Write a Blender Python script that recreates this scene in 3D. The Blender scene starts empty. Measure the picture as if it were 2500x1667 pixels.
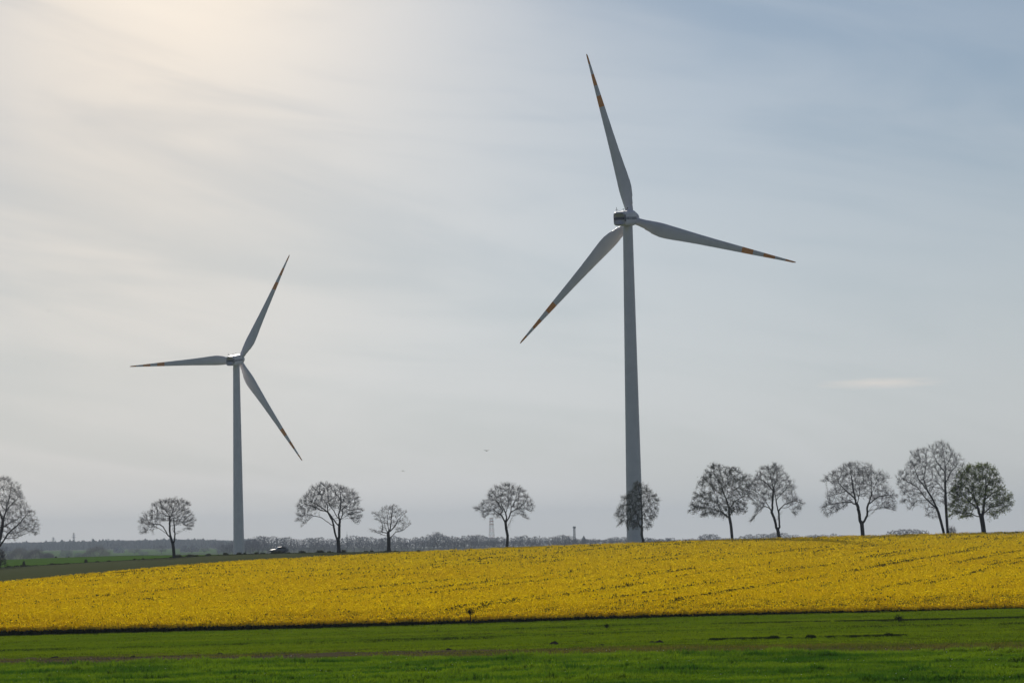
import bpy, math, random
import numpy as np
from mathutils import Matrix, Vector
R = math.radians
rng = np.random.default_rng(7)
random.seed(7)
SC = bpy.context.scene
COL = SC.collection

# ------------------------------------------------------------------ camera
F = 7000.0                      # focal length in photo pixels (photo 2500 x 1667): about 100 mm
EYE = 6.4                       # the camera stands 6.4 m above the near fields
PITCH = math.atan(495.5 / F)
ROLL = R(1.17)
fw = Vector((0, math.cos(PITCH), math.sin(PITCH)))
r0_ = Vector((1, 0, 0)); u0_ = Vector((0, -math.sin(PITCH), math.cos(PITCH)))
upv = u0_ * math.cos(ROLL) + r0_ * math.sin(ROLL)
rtv = r0_ * math.cos(ROLL) - u0_ * math.sin(ROLL)
cd = bpy.data.cameras.new("camera"); cam = bpy.data.objects.new("camera", cd); COL.objects.link(cam)
cd.sensor_width = 36.0; cd.lens = 36.0 * F / 2500.0
cd.clip_start = 1.0; cd.clip_end = 40000.0
cam.matrix_world = Matrix(((rtv.x, upv.x, -fw.x, 0), (rtv.y, upv.y, -fw.y, 0), (rtv.z, upv.z, -fw.z, EYE), (0, 0, 0, 1)))
SC.camera = cam

# ------------------------------------------------------------------ world and sun
SUN_AZ, SUN_EL = R(-6.5), R(22.0)          # azimuth from +Y towards +X
sun_dir = Vector((math.sin(SUN_AZ) * math.cos(SUN_EL), math.cos(SUN_AZ) * math.cos(SUN_EL), math.sin(SUN_EL)))
world = bpy.data.worlds.new("World"); SC.world = world; world.use_nodes = True
nt = world.node_tree; nt.nodes.clear()
def N(t, typ, **kw):
    n = t.nodes.new(typ)
    for k, v in kw.items():
        if k.startswith('i_'):
            key = k[2:]
            n.inputs[int(key) if key.isdigit() else key].default_value = v
        else:
            setattr(n, k, v)
    return n
def math_(t, op, a, b=None, clamp=False):
    n = t.nodes.new('ShaderNodeMath'); n.operation = op; n.use_clamp = clamp
    for i, s in enumerate((a, b)):
        if s is None: continue
        if isinstance(s, (int, float)): n.inputs[i].default_value = s
        else: t.links.new(s, n.inputs[i])
    return n.outputs[0]
def mixc(t, fac, a, b, mode='MIX'):
    n = t.nodes.new('ShaderNodeMix'); n.data_type = 'RGBA'; n.blend_type = mode
    for sock, s in ((n.inputs[0], fac), (n.inputs[6], a), (n.inputs[7], b)):
        if isinstance(s, (int, float)): sock.default_value = s
        elif isinstance(s, (tuple, list)): sock.default_value = tuple(s) + ((1,) if len(s) == 3 else ())
        else: t.links.new(s, sock)
    return n.outputs[2]
def ramp(t, fac, stops, interp='LINEAR'):
    n = t.nodes.new('ShaderNodeValToRGB'); n.color_ramp.interpolation = interp
    e = n.color_ramp.elements
    while len(e) < len(stops): e.new(0.5)
    for el, (p, c) in zip(e, stops):
        el.position = p; el.color = tuple(c) + (1,) if len(c) == 3 else c
    t.links.new(fac, n.inputs[0]); return n.outputs[0]
SKY_S = 0.05
sky = N(nt, 'ShaderNodeTexSky', sky_type='NISHITA', sun_disc=False)
sky.sun_elevation = SUN_EL; sky.sun_rotation = SUN_AZ; sky.air_density = 1.0; sky.dust_density = 0.0; sky.ozone_density = 4.0
tc = N(nt, 'ShaderNodeTexCoord')
gen = tc.outputs['Generated']
aur = (fw * F + rtv * (480 - 1250) + upv * (833.5 + 430)).normalized()
dotn = N(nt, 'ShaderNodeVectorMath', operation='DOT_PRODUCT'); nt.links.new(gen, dotn.inputs[0]); dotn.inputs[1].default_value = aur   # brightest part of the veil, below the sun
cosang = math_(nt, 'MAXIMUM', dotn.outputs['Value'], -1.0)
ang = math_(nt, 'ARCCOSINE', math_(nt, 'MINIMUM', cosang, 1.0))
g1 = math_(nt, 'POWER', 2.718, math_(nt, 'MULTIPLY', math_(nt, 'POWER', math_(nt, 'DIVIDE', ang, R(6.0)), 2.0), -1.0))
g2 = math_(nt, 'POWER', 2.718, math_(nt, 'DIVIDE', ang, -R(10.0)))
g3 = math_(nt, 'POWER', 2.718, math_(nt, 'DIVIDE', ang, -R(95.0)))
wdir = (fw * F + rtv * (120 - 1250) + upv * (833.5 - 420)).normalized()      # cream-coloured haze below and left of the sun
dw = N(nt, 'ShaderNodeVectorMath', operation='DOT_PRODUCT'); nt.links.new(gen, dw.inputs[0]); dw.inputs[1].default_value = wdir
aw = math_(nt, 'ARCCOSINE', math_(nt, 'MINIMUM', dw.outputs['Value'], 1.0))
g5 = math_(nt, 'POWER', 2.718, math_(nt, 'MULTIPLY', math_(nt, 'POWER', math_(nt, 'DIVIDE', aw, R(8.0)), 2.0), -1.0))
# thin cirrus veil: streaks that slope down to the right
rot = N(nt, 'ShaderNodeMapping'); nt.links.new(gen, rot.inputs[0]); rot.inputs['Rotation'].default_value = (0, R(-10), 0)
mp = N(nt, 'ShaderNodeMapping'); nt.links.new(rot.outputs[0], mp.inputs[0]); mp.inputs['Scale'].default_value = (4.5, 4.5, 24.0); mp.inputs['Location'].default_value = (3.1, 0.4, 1.25)
nz = N(nt, 'ShaderNodeTexNoise', i_Scale=1.0, i_Detail=4.0, i_Roughness=0.5, i_Distortion=1.1); nt.links.new(mp.outputs[0], nz.inputs['Vector'])
mp2 = N(nt, 'ShaderNodeMapping'); nt.links.new(rot.outputs[0], mp2.inputs[0]); mp2.inputs['Scale'].default_value = (12.0, 12.0, 60.0); mp2.inputs['Location'].default_value = (0.3, 1.4, 5.7)
nz2 = N(nt, 'ShaderNodeTexNoise', i_Scale=1.0, i_Detail=4.0, i_Roughness=0.5, i_Distortion=1.0); nt.links.new(mp2.outputs[0], nz2.inputs['Vector'])
cl = math_(nt, 'ADD', math_(nt, 'MULTIPLY', nz.outputs['Fac'], 0.82), math_(nt, 'MULTIPLY', nz2.outputs['Fac'], 0.18))
veil = ramp(nt, cl, [(0.32, (0, 0, 0)), (0.60, (1, 1, 1))], 'EASE')
sepz = N(nt, 'ShaderNodeSeparateXYZ'); nt.links.new(gen, sepz.inputs[0])
elz = math_(nt, 'MAXIMUM', sepz.outputs['Z'], 0.0)
thick = math_(nt, 'MAXIMUM', math_(nt, 'SUBTRACT', 0.86, math_(nt, 'MULTIPLY', elz, 3.3)), 0.16)       # the veil is seen at a slant near the horizon
thick = math_(nt, 'ADD', thick, math_(nt, 'ADD', math_(nt, 'MULTIPLY', math_(nt, 'SUBTRACT', veil, 0.40), 0.12), math_(nt, 'ADD', math_(nt, 'MULTIPLY', g5, 0.06), math_(nt, 'MULTIPLY', math_(nt, 'MULTIPLY', g2, g2), 1.1))), True)
lum = math_(nt, 'ADD', math_(nt, 'MULTIPLY', g3, 0.64), math_(nt, 'MULTIPLY', g2, 0.36))
lum = math_(nt, 'ADD', lum, math_(nt, 'MULTIPLY', g1, 0.08))
lum = math_(nt, 'MULTIPLY', lum, math_(nt, 'ADD', math_(nt, 'ADD', math_(nt, 'ADD', math_(nt, 'MULTIPLY', g5, 0.0), math_(nt, 'MULTIPLY', veil, 0.06)), math_(nt, 'MULTIPLY', math_(nt, 'POWER', 2.718, math_(nt, 'MULTIPLY', elz, -14.0)), 0.22)), 0.985))
warm = mixc(nt, math_(nt, 'ADD', math_(nt, 'ADD', math_(nt, 'MULTIPLY', g5, 0.55), math_(nt, 'MAXIMUM', math_(nt, 'MULTIPLY', math_(nt, 'SUBTRACT', g2, 0.32), 1.6), 0.0)), math_(nt, 'MULTIPLY', math_(nt, 'POWER', 2.718, math_(nt, 'MULTIPLY', elz, -18.0)), 0.35), True), (0.955, 0.995, 1.035), (1.12, 0.985, 0.825))
vcol = N(nt, 'ShaderNodeVectorMath', operation='SCALE'); nt.links.new(warm, vcol.inputs[0]); nt.links.new(math_(nt, 'MULTIPLY', lum, 1.0 / SKY_S), vcol.inputs['Scale'])
skyc = mixc(nt, thick, sky.outputs[0], vcol.outputs[0])
# one small lens-shaped wisp low on the right
wd = (fw * F + rtv * (2147 - 1250) + upv * (833.5 - 935)).normalized()
sub = N(nt, 'ShaderNodeVectorMath', operation='SUBTRACT'); nt.links.new(gen, sub.inputs[0]); sub.inputs[1].default_value = wd
wr = N(nt, 'ShaderNodeMapping'); nt.links.new(sub.outputs[0], wr.inputs[0]); wr.inputs['Rotation'].default_value = (0, R(3.2), 0)
wr.inputs['Scale'].default_value = (1 / 0.023, 1 / 0.023, 1 / 0.0021)
wn = N(nt, 'ShaderNodeTexNoise', i_Scale=2.2, i_Detail=5.0, i_Distortion=0.8); nt.links.new(wr.outputs[0], wn.inputs['Vector'])
wl = N(nt, 'ShaderNodeVectorMath', operation='LENGTH'); nt.links.new(wr.outputs[0], wl.inputs[0])
wf = math_(nt, 'SUBTRACT', math_(nt, 'SUBTRACT', 1.45, wl.outputs['Value']), math_(nt, 'MULTIPLY', wn.outputs['Fac'], 0.8), True)
skyc = mixc(nt, math_(nt, 'MULTIPLY', wf, 0.95, True), skyc, (0.76 / SKY_S, 0.72 / SKY_S, 0.67 / SKY_S))
bg = N(nt, 'ShaderNodeBackground', i_Strength=SKY_S); nt.links.new(skyc, bg.inputs['Color'])
wo = N(nt, 'ShaderNodeOutputWorld'); nt.links.new(bg.outputs[0], wo.inputs['Surface'])

sl = bpy.data.lights.new("sun", 'SUN'); sl.energy = 5.0; sl.angle = R(0.9); sl.color = (1.0, 0.93, 0.82)
so = bpy.data.objects.new("sun", sl); COL.objects.link(so); so.location = (-100, 0, 300)
so.rotation_euler = (-sun_dir).to_track_quat('-Z', 'Y').to_euler()

SC.view_settings.view_transform = 'Standard'; SC.view_settings.look = 'None'
SC.view_settings.exposure = 0.0; SC.view_settings.gamma = 1.0; SC.view_settings.use_curve_mapping = False
SC.render.engine = 'CYCLES'
SC.cycles.use_denoising = True; SC.cycles.denoiser = 'OPENIMAGEDENOISE'; SC.cycles.denoising_input_passes = 'RGB_ALBEDO_NORMAL'; SC.cycles.denoising_prefilter = 'ACCURATE'
SC.cycles.max_bounces = 8; SC.cycles.diffuse_bounces = 6; SC.cycles.transparent_max_bounces = 8; SC.cycles.volume_bounces = 0
SC.cycles.use_adaptive_sampling = False
SC.cycles.sample_clamp_indirect = 4.0
SC.render.filter_size = 1.35

# ------------------------------------------------------------------ helpers
def at(u, v, Y):
    """world point at forward distance Y on the ray of photo pixel (u, v)"""
    d = fw * F + rtv * (u - 1250.0) + upv * (833.5 - v)
    d = d * (Y / d.y)
    return Vector((d.x, d.y, d.z + EYE))
def tag(o, label=None, cat=None, group=None, kind=None):
    if label: o['label'] = label
    if cat: o['category'] = cat
    if group: o['group'] = group
    if kind: o['kind'] = kind
    return o
def empty(name, loc=(0, 0, 0), rz=0.0):
    o = bpy.data.objects.new(name, None); COL.objects.link(o); o.location = loc; o.rotation_euler = (0, 0, rz)
    o.empty_display_size = 0.2
    return o
def mesh(name, verts, faces, mats=None, parent=None, smooth=True, midx=None):
    """faces: int array (n,3)/(n,4), or a list of such arrays / python lists"""
    me = bpy.data.meshes.new(name)
    verts = np.asarray(verts, dtype=np.float32).reshape(-1, 3)
    if isinstance(faces, np.ndarray): faces = [faces]
    loops, starts, tot = [], [], 0
    for f in faces:
        f = np.asarray(f, dtype=np.int32)
        if f.ndim == 1: f = f[None, :]
        if len(f) == 0: continue
        n, k = f.shape
        loops.append(f.reshape(-1)); starts.append(tot + np.arange(n, dtype=np.int32) * k); tot += n * k
    loops = np.concatenate(loops); starts = np.concatenate(starts)
    me.vertices.add(len(verts)); me.vertices.foreach_set('co', verts.reshape(-1))
    me.loops.add(len(loops)); me.loops.foreach_set('vertex_index', loops)
    me.polygons.add(len(starts)); me.polygons.foreach_set('loop_start', starts)
    if midx is not None: me.polygons.foreach_set('material_index', np.asarray(midx, dtype=np.int32))
    me.update(calc_edges=True)
    if smooth: me.polygons.foreach_set('use_smooth', np.ones(len(starts), dtype=bool))
    for m in (mats if isinstance(mats, (list, tuple)) else [mats]):
        if m is not None: me.materials.append(m)
    o = bpy.data.objects.new(name, me); COL.objects.link(o)
    if parent is not None: o.parent = parent
    return o
class MB:
    def __init__(s): s.v = []; s.f = []; s.m = []; s.n = 0
    def add(s, verts, faces, mi=0):
        verts = np.asarray(verts, float).reshape(-1, 3)
        for f in faces: s.f.append([i + s.n for i in f]); s.m.append(mi)
        s.v.append(verts); s.n += len(verts); return s
    def box(s, c, d, mi=0, M=None):
        x, y, z = d[0] / 2, d[1] / 2, d[2] / 2
        p = np.array([[i * x, j * y, k * z] for i in (-1, 1) for j in (-1, 1) for k in (-1, 1)]) + np.array(c)
        if M is not None: p = np.array([M @ Vector(q) for q in p])
        return s.add(p, [(0, 1, 3, 2), (4, 6, 7, 5), (0, 4, 5, 1), (2, 3, 7, 6), (0, 2, 6, 4), (1, 5, 7, 3)], mi)
    def tube(s, pts, rad, k=8, mi=0, caps=True):
        pts = [Vector(p) for p in pts]
        if isinstance(rad, (int, float)): rad = [rad] * len(pts)
        rings = []; ref = None
        for i, p in enumerate(pts):
            d = (pts[min(i + 1, len(pts) - 1)] - pts[max(i - 1, 0)]).normalized()
            if ref is None:
                ref = Vector((0, 1, 0)) if abs(d.y) < 0.9 else Vector((1, 0, 0))
            a = (ref - d * ref.dot(d)).normalized(); b = d.cross(a); ref = a
            rings.append([p + (a * math.cos(2 * math.pi * j / k) + b * math.sin(2 * math.pi * j / k)) * rad[i] for j in range(k)])
        V = [q for r in rings for q in r]; Fc = []
        for i in range(len(pts) - 1):
            for j in range(k):
                Fc.append((i * k + j, i * k + (j + 1) % k, (i + 1) * k + (j + 1) % k, (i + 1) * k + j))
        if caps:
            Fc.append(tuple(range(k))[::-1]); Fc.append(tuple((len(pts) - 1) * k + j for j in range(k)))
        return s.add(np.array([tuple(q) for q in V]), Fc, mi)
    def build(s, name, mats, parent=None, smooth=False):
        me = bpy.data.meshes.new(name)
        me.from_pydata(np.concatenate(s.v).tolist(), [], s.f)
        for m in (mats if isinstance(mats, (list, tuple)) else [mats]): me.materials.append(m)
        me.polygons.foreach_set('material_index', s.m)
        if smooth: me.polygons.foreach_set('use_smooth', [True] * len(s.f))
        me.update()
        o = bpy.data.objects.new(name, me); COL.objects.link(o)
        if parent is not None: o.parent = parent
        return o
def hash2(ix, iy, seed):
    h = (ix.astype(np.int64) * 374761393 + iy.astype(np.int64) * 668265263 + seed * 974634777) & 0x7fffffff
    h = ((h ^ (h >> 13)) * 1274126177) & 0x7fffffff
    h = (h ^ (h >> 16)) & 0xffff
    return h / 65535.0
def vnoise(x, y, seed=0, octaves=3, rough=0.5):
    x = np.asarray(x, float); y = np.asarray(y, float)
    out = np.zeros(np.broadcast(x, y).shape); amp = 1.0; tot = 0.0
    for o in range(octaves):
        ix = np.floor(x); iy = np.floor(y); fx = x - ix; fy = y - iy
        fx = fx * fx * (3 - 2 * fx); fy = fy * fy * (3 - 2 * fy)
        ix = ix.astype(np.int64); iy = iy.astype(np.int64)
        a = hash2(ix, iy, seed + o); b = hash2(ix + 1, iy, seed + o); c = hash2(ix, iy + 1, seed + o); d = hash2(ix + 1, iy + 1, seed + o)
        out = out + amp * ((a * (1 - fx) + b * fx) * (1 - fy) + (c * (1 - fx) + d * fx) * fy)
        tot += amp; amp *= rough; x = x * 2.03 + 17.3; y = y * 2.03 + 5.1
    return out / tot

# ------------------------------------------------------------------ materials
def new_mat(name):
    m = bpy.data.materials.new(name); m.use_nodes = True; m.node_tree.nodes.clear()
    return m, m.node_tree
def finish(t, sh):
    o = N(t, 'ShaderNodeOutputMaterial'); t.links.new(sh, o.inputs['Surface'])
def pos_noise(t, scale, detail=3.0, stretch=(1, 1, 1), rz=0.0):
    g = N(t, 'ShaderNodeNewGeometry')
    m = N(t, 'ShaderNodeMapping'); t.links.new(g.outputs['Position'], m.inputs[0]); m.inputs['Scale'].default_value = stretch; m.inputs['Rotation'].default_value = (0, 0, rz)
    n = N(t, 'ShaderNodeTexNoise', i_Scale=scale, i_Detail=detail, i_Roughness=0.6); t.links.new(m.outputs[0], n.inputs['Vector'])
    return n.outputs['Fac']
def plain(name, c1, c2=None, scale=1.0, rough=0.6, metal=0.0, spec=0.4, lo=0.35, hi=0.65, stretch=(1, 1, 1), bump=0.0, rz=0.0, detail=4.0):
    m, t = new_mat(name)
    p = N(t, 'ShaderNodeBsdfPrincipled'); p.inputs['Roughness'].default_value = rough; p.inputs['Metallic'].default_value = metal
    p.inputs['Specular IOR Level'].default_value = spec
    n = pos_noise(t, scale, detail, stretch, rz)
    c2 = c2 or tuple(x * 0.8 for x in c1)
    t.links.new(ramp(t, n, [(lo, c1), (hi, c2)]), p.inputs['Base Color'])
    if bump:
        b = N(t, 'ShaderNodeBump', i_Strength=bump); t.links.new(n, b.inputs['Height']); t.links.new(b.outputs[0], p.inputs['Normal'])
    finish(t, p.outputs[0]); return m
def leafy(name, c1, c2, scale, transl=0.45, rough=0.55, lo=0.35, hi=0.65, c3=None, spec=0.25, stretch=(1, 1, 1), tcol=1.25):
    m, t = new_mat(name)
    n = pos_noise(t, scale, 3.0, stretch)
    st = [(lo, c1), (hi, c2)] if c3 is None else [(lo, c1), (0.5, c3), (hi, c2)]
    c = ramp(t, n, st)
    p = N(t, 'ShaderNodeBsdfPrincipled'); p.inputs['Roughness'].default_value = rough; p.inputs['Specular IOR Level'].default_value = spec
    t.links.new(c, p.inputs['Base Color'])
    tr = N(t, 'ShaderNodeBsdfTranslucent')
    br = N(t, 'ShaderNodeVectorMath', operation='SCALE'); t.links.new(c, br.inputs[0]); br.inputs['Scale'].default_value = tcol
    t.links.new(br.outputs[0], tr.inputs['Color'])
    mx = N(t, 'ShaderNodeMixShader', i_0=transl); t.links.new(p.outputs[0], mx.inputs[1]); t.links.new(tr.outputs[0], mx.inputs[2])
    finish(t, mx.outputs[0]); return m
M = {}
M['paint'] = plain('turbine_paint', (0.75, 0.71, 0.755), (0.69, 0.655, 0.70), 0.35, 0.5, detail=5.0)
M['orange'] = plain('orange_paint', (0.85, 0.29, 0.02), (0.76, 0.24, 0.02), 0.6, 0.45)
M['navy'] = plain('navy_paint', (0.012, 0.02, 0.06), (0.016, 0.026, 0.07), 1.0, 0.4)
M['letter'] = plain('letter_paint', (0.30, 0.33, 0.42), None, 1.0, 0.4)
M['dark_metal'] = plain('dark_metal', (0.05, 0.05, 0.055), None, 2.0, 0.5)
M['bark'] = plain('bark', (0.030, 0.026, 0.024), (0.018, 0.016, 0.016), 3.0, 0.85, spec=0.15, stretch=(1, 1, 0.3))
M['birch_bark'] = plain('birch_bark', (0.16, 0.15, 0.15), (0.03, 0.028, 0.03), 1.6, 0.8, spec=0.15, stretch=(1, 1, 2.0))
M['twig'] = plain('twig_bark', (0.030, 0.026, 0.026), (0.022, 0.019, 0.020), 2.0, 0.85, spec=0.1)
M['maple_leaf'] = leafy('maple_leaf', (0.050, 0.080, 0.008), (0.105, 0.140, 0.012), 0.6, 0.5)
M['birch_leaf'] = leafy('birch_leaf', (0.030, 0.034, 0.012), (0.045, 0.050, 0.014), 0.6, 0.3, spec=0.0)
M['bud'] = leafy('opening_bud', (0.045, 0.040, 0.016), (0.060, 0.052, 0.016), 0.6, 0.3, spec=0.0)
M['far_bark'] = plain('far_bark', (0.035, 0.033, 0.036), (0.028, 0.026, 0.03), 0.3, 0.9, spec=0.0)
M['haze_tinted_twig'] = plain('haze_tinted_twig', (0.130, 0.135, 0.172), (0.100, 0.104, 0.136), 0.1, 0.9, spec=0.0)  # mauve twigs, paled and blued in the colour to stand for haze
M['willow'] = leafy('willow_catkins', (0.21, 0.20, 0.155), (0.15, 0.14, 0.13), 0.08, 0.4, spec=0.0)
M['conifer'] = leafy('haze_tinted_needles', (0.085, 0.100, 0.115), (0.105, 0.112, 0.125), 0.02, 0.1, spec=0.0)  # needle colour lightened towards blue, part of the ridge haze is painted in
M['shrub'] = leafy('shrub_leaf', (0.020, 0.024, 0.008), (0.030, 0.036, 0.010), 1.0, 0.25, spec=0.0)
M['wheat'] = leafy('young_wheat', (0.026, 0.078, 0.003), (0.106, 0.176, 0.004), 0.30, 0.5, lo=0.40, hi=0.60, stretch=(0.35, 1.0, 1.0))
M['wheat_ground'] = plain('wheat_ground', (0.018, 0.050, 0.006), (0.035, 0.075, 0.008), 0.4, 0.9, spec=0.0)
M['crop'] = leafy('short_crop', (0.080, 0.136, 0.003), (0.115, 0.170, 0.004), 0.12, 0.45, lo=0.4, hi=0.6, stretch=(0.25, 1, 1), spec=0.0)
M['crop_ground'] = plain('crop_ground', (0.052, 0.082, 0.003), (0.074, 0.105, 0.004), 0.15, 0.9, spec=0.0, stretch=(0.3, 1, 1))
M['soil'] = plain('bare_soil', (0.105, 0.078, 0.060), (0.060, 0.062, 0.022), 0.9, 0.95, spec=0.0, stretch=(0.25, 1, 1), bump=0.6)
M['clod'] = plain('soil_clod', (0.075, 0.058, 0.048), (0.045, 0.036, 0.03), 3.0, 0.95, spec=0.0, bump=0.8)
M['dry_grass'] = leafy('dry_verge_grass', (0.120, 0.105, 0.020), (0.070, 0.095, 0.012), 0.35, 0.4, stretch=(0.3, 1, 1), spec=0.0)
M['turf'] = leafy('dark_turf', (0.016, 0.026, 0.005), (0.030, 0.045, 0.006), 0.8, 0.25, spec=0.0)
M['flower'] = leafy('rape_flower', (0.91, 0.68, 0.002), (0.96, 0.75, 0.003), 0.05, 0.66, rough=0.7, spec=0.0, tcol=1.05)
M['rape_green'] = leafy('rape_leaf', (0.12, 0.105, 0.006), (0.075, 0.085, 0.010), 0.5, 0.35, spec=0.0)
M['rape_ground'] = plain('rape_undergrowth', (0.10, 0.085, 0.006), (0.060, 0.070, 0.008), 0.25, 0.95, spec=0.0)
M['dull'] = plain('dull_field', (0.080, 0.088, 0.040), (0.060, 0.072, 0.030), 0.05, 0.95, spec=0.0, stretch=(0.12, 1.4, 1), rz=R(-12), detail=6.0)
M['strip'] = plain('winter_crop', (0.048, 0.100, 0.014), (0.062, 0.125, 0.016), 0.03, 0.9, spec=0.0, stretch=(0.2, 1, 1))
M['ground'] = plain('meadow_ground', (0.075, 0.105, 0.045), (0.105, 0.115, 0.065), 0.004, 0.95, spec=0.0, stretch=(0.25, 1.0, 1))
M['asphalt'] = plain('asphalt', (0.05, 0.05, 0.052), (0.06, 0.06, 0.06), 2.0, 0.95, spec=0.0)
M['white_speck'] = leafy('speck_white', (0.75, 0.75, 0.72), (0.8, 0.8, 0.8), 1.0, 0.3)
M['car_paint'] = plain('silver_car_paint', (0.27, 0.275, 0.285), None, 1.0, 0.6, metal=0.0, spec=0.2)
M['glass'] = plain('car_glass', (0.012, 0.015, 0.018), None, 1.0, 0.06, spec=0.8)
M['rubber'] = plain('rubber', (0.02, 0.02, 0.02), None, 1.0, 0.8)
M['lamp'] = plain('headlamp', (0.8, 0.8, 0.8), None, 1.0, 0.1, spec=0.8)
M['roof'] = plain('roof_tile', (0.10, 0.085, 0.085), (0.07, 0.06, 0.06), 0.5, 0.5)
M['wall'] = plain('rendered_wall', (0.42, 0.40, 0.37), None, 0.3, 0.8)
M['white'] = plain('white_sheet', (0.85, 0.85, 0.85), (0.78, 0.78, 0.78), 0.2, 0.35)
M['steel'] = plain('galvanised_steel', (0.22, 0.22, 0.23), None, 0.3, 0.5)
M['red'] = plain('red_paint', (0.40, 0.09, 0.07), None, 0.3, 0.5)
M['bird'] = plain('dark_feather', (0.02, 0.02, 0.02), None, 4.0, 0.8)

# ------------------------------------------------------------------ terrain
def lerp_line(tab, u):
    tab = np.array(tab, float)
    return [np.interp(u, tab[:, 0], tab[:, i]) for i in range(1, tab.shape[1])]
RAPE_FRONT = [(-700, 1569, 230), (0, 1552, 230), (834, 1531, 230), (1668, 1504.5, 232), (2500, 1485, 235), (3200, 1468, 238)]
RAPE_BACK = [(-700, 1490, 265), (0, 1419, 330), (250, 1395.5, 375), (500, 1373, 425), (650, 1364, 465), (1050, 1344, 590), (1250, 1334.5, 628), (1650, 1319, 612), (2050, 1307.6, 602), (2500, 1296, 592), (3200, 1280, 580)]
ROADL = [(-700, 1415, 700), (0, 1386, 690), (250, 1371, 685), (500, 1356.5, 677), (650, 1351, 671), (850, 1348, 662), (1050, 1342.5, 652), (1250, 0, 643), (1650, 0, 626), (2050, 0, 613), (2500, 0, 601), (3200, 0, 588)]
STRIP = [(-700, 1388, 1000), (0, 1366, 1000), (250, 1356, 950), (420, 1353.5, 900), (520, 1353, 850), (700, 1352.5, 800)]
RAPE_H = 1.15
FAR_Y = [1150, 1350, 1800, 2800, 4000, 5500, 9000, 14000]
FAR_U = [-700, 0, 500, 1000, 1500, 2000, 2500, 3200]
FAR_Z = [[-5, -4.5, -11, -9, -6, -5, -4, -4], [-9, -9, -11, -9, -7, -6, -5, -5], [-10, -10, -9, -8, -8, -8, -7, -7], [-6, -6, -5, -5, -6, -10, -10, -10],
         [3, 3, 1, -4, -6, -11, -11, -11], [11, 11, 9, -3, -6, -11, -11, -11], [8, 8, 8, -4, -8, -11, -11, -11], [0, 0, 0, -6, -9, -11, -11, -11]]
UC = np.arange(-700, 3201, 50.0)
prof = []
for u in UC:
    fv, fy = lerp_line(RAPE_FRONT, u); bv, by = lerp_line(RAPE_BACK, u); rv, ry = lerp_line(ROADL, u)
    zf = at(u, fv, fy).z; zb = at(u, bv, by).z - RAPE_H
    ys = [40, fy * 0.6, fy, (fy + by) / 2, by]; zs = [zf, zf, zf, (zf + zb) / 2 + 0.25, zb]
    if u <= 1050:
        zr = at(u, rv, ry).z
    else:
        zr = zb - 0.10
    ys.append(ry); zs.append(zr)
    if u <= 700:
        sv, sy = lerp_line(STRIP, u); ys.append(sy); zs.append(at(u, sv, sy).z)
    else:
        ys.append(ry + 110); zs.append(zr - 1.1)
    for Y, row in zip(FAR_Y, FAR_Z):
        ys.append(Y); zs.append(EYE + np.interp(u, FAR_U, row))
    prof.append((np.array(ys), np.array(zs)))
LY = np.concatenate([[1.0], np.geomspace(30, 14000, 420)])
GRID = np.array([np.interp(LY, p[0], p[1]) for p in prof])            # (nu, ny)
k = np.array([1, 2, 3, 2, 1.0]); k /= k.sum()
pad = np.pad(GRID, ((2, 2), (0, 0)), mode='edge'); GRID = sum(k[i] * pad[i:i + len(UC)] for i in range(5))
kk = np.array([1, 2, 1.0]); kk /= kk.sum()
pad = np.pad(GRID, ((0, 0), (1, 1)), mode='edge'); GRID = sum(kk[i] * pad[:, i:i + len(LY)] for i in range(3))
LLY = np.log(LY)
def zf(x, y):
    x = np.asarray(x, float); y = np.maximum(np.asarray(y, float), 1.0)
    uu = np.clip(1250 + F * x / np.maximum(y, 60) , -700, 3200)
    fi = (uu - UC[0]) / 50.0; i = np.clip(np.floor(fi).astype(int), 0, len(UC) - 2); a = fi - i
    fj = np.interp(np.log(y), LLY, np.arange(len(LY))); j = np.clip(np.floor(fj).astype(int), 0, len(LY) - 2); b = fj - j
    return (GRID[i, j] * (1 - a) + GRID[i + 1, j] * a) * (1 - b) + (GRID[i, j + 1] * (1 - a) + GRID[i + 1, j + 1] * a) * b
def zf1(x, y): return float(zf(np.array([x]), np.array([y]))[0])
def XU(u, Y): return (u - 1250.0) / F * Y
def ground_pt(u, Y, dz=0.0):
    x = XU(u - 0.0204 * 497, Y)     # the roll shifts columns near the horizon by about ten pixels
    return Vector((x, Y, zf1(x, Y) + dz))

# base ground: one sheet all round the camera, fine inside the view
az = np.concatenate([np.linspace(-180, -30, 26)[:-1], np.linspace(-30, -13, 12)[:-1], np.linspace(-13, 13, 120), np.linspace(13, 30, 12)[1:], np.linspace(30, 180, 26)[1:]])
rad = np.concatenate([[2.0], np.geomspace(25, 13500, 190)])
A, RR = np.meshgrid(np.radians(az), rad, indexing='ij')
gx = np.sin(A) * RR; gy = np.cos(A) * RR
gz = np.where(np.abs(A) < R(60), zf(gx, np.maximum(gy, 1.0)), 0.0)
w = np.clip((np.abs(np.degrees(A)) - 20) / 30, 0, 1)
gz = gz * (1 - w) + (-0.2 - 4.0 * np.clip((RR - 600) / 1000, 0, 1)) * w
na, nr = A.shape
idx = np.arange(na * nr).reshape(na, nr)
q = np.stack([idx[:-1, :-1], idx[1:, :-1], idx[1:, 1:], idx[:-1, 1:]], -1).reshape(-1, 4)
tag(mesh('ground', np.stack([gx, gy, gz - 0.12], -1).reshape(-1, 3), q, M['ground']), kind='structure')

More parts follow.
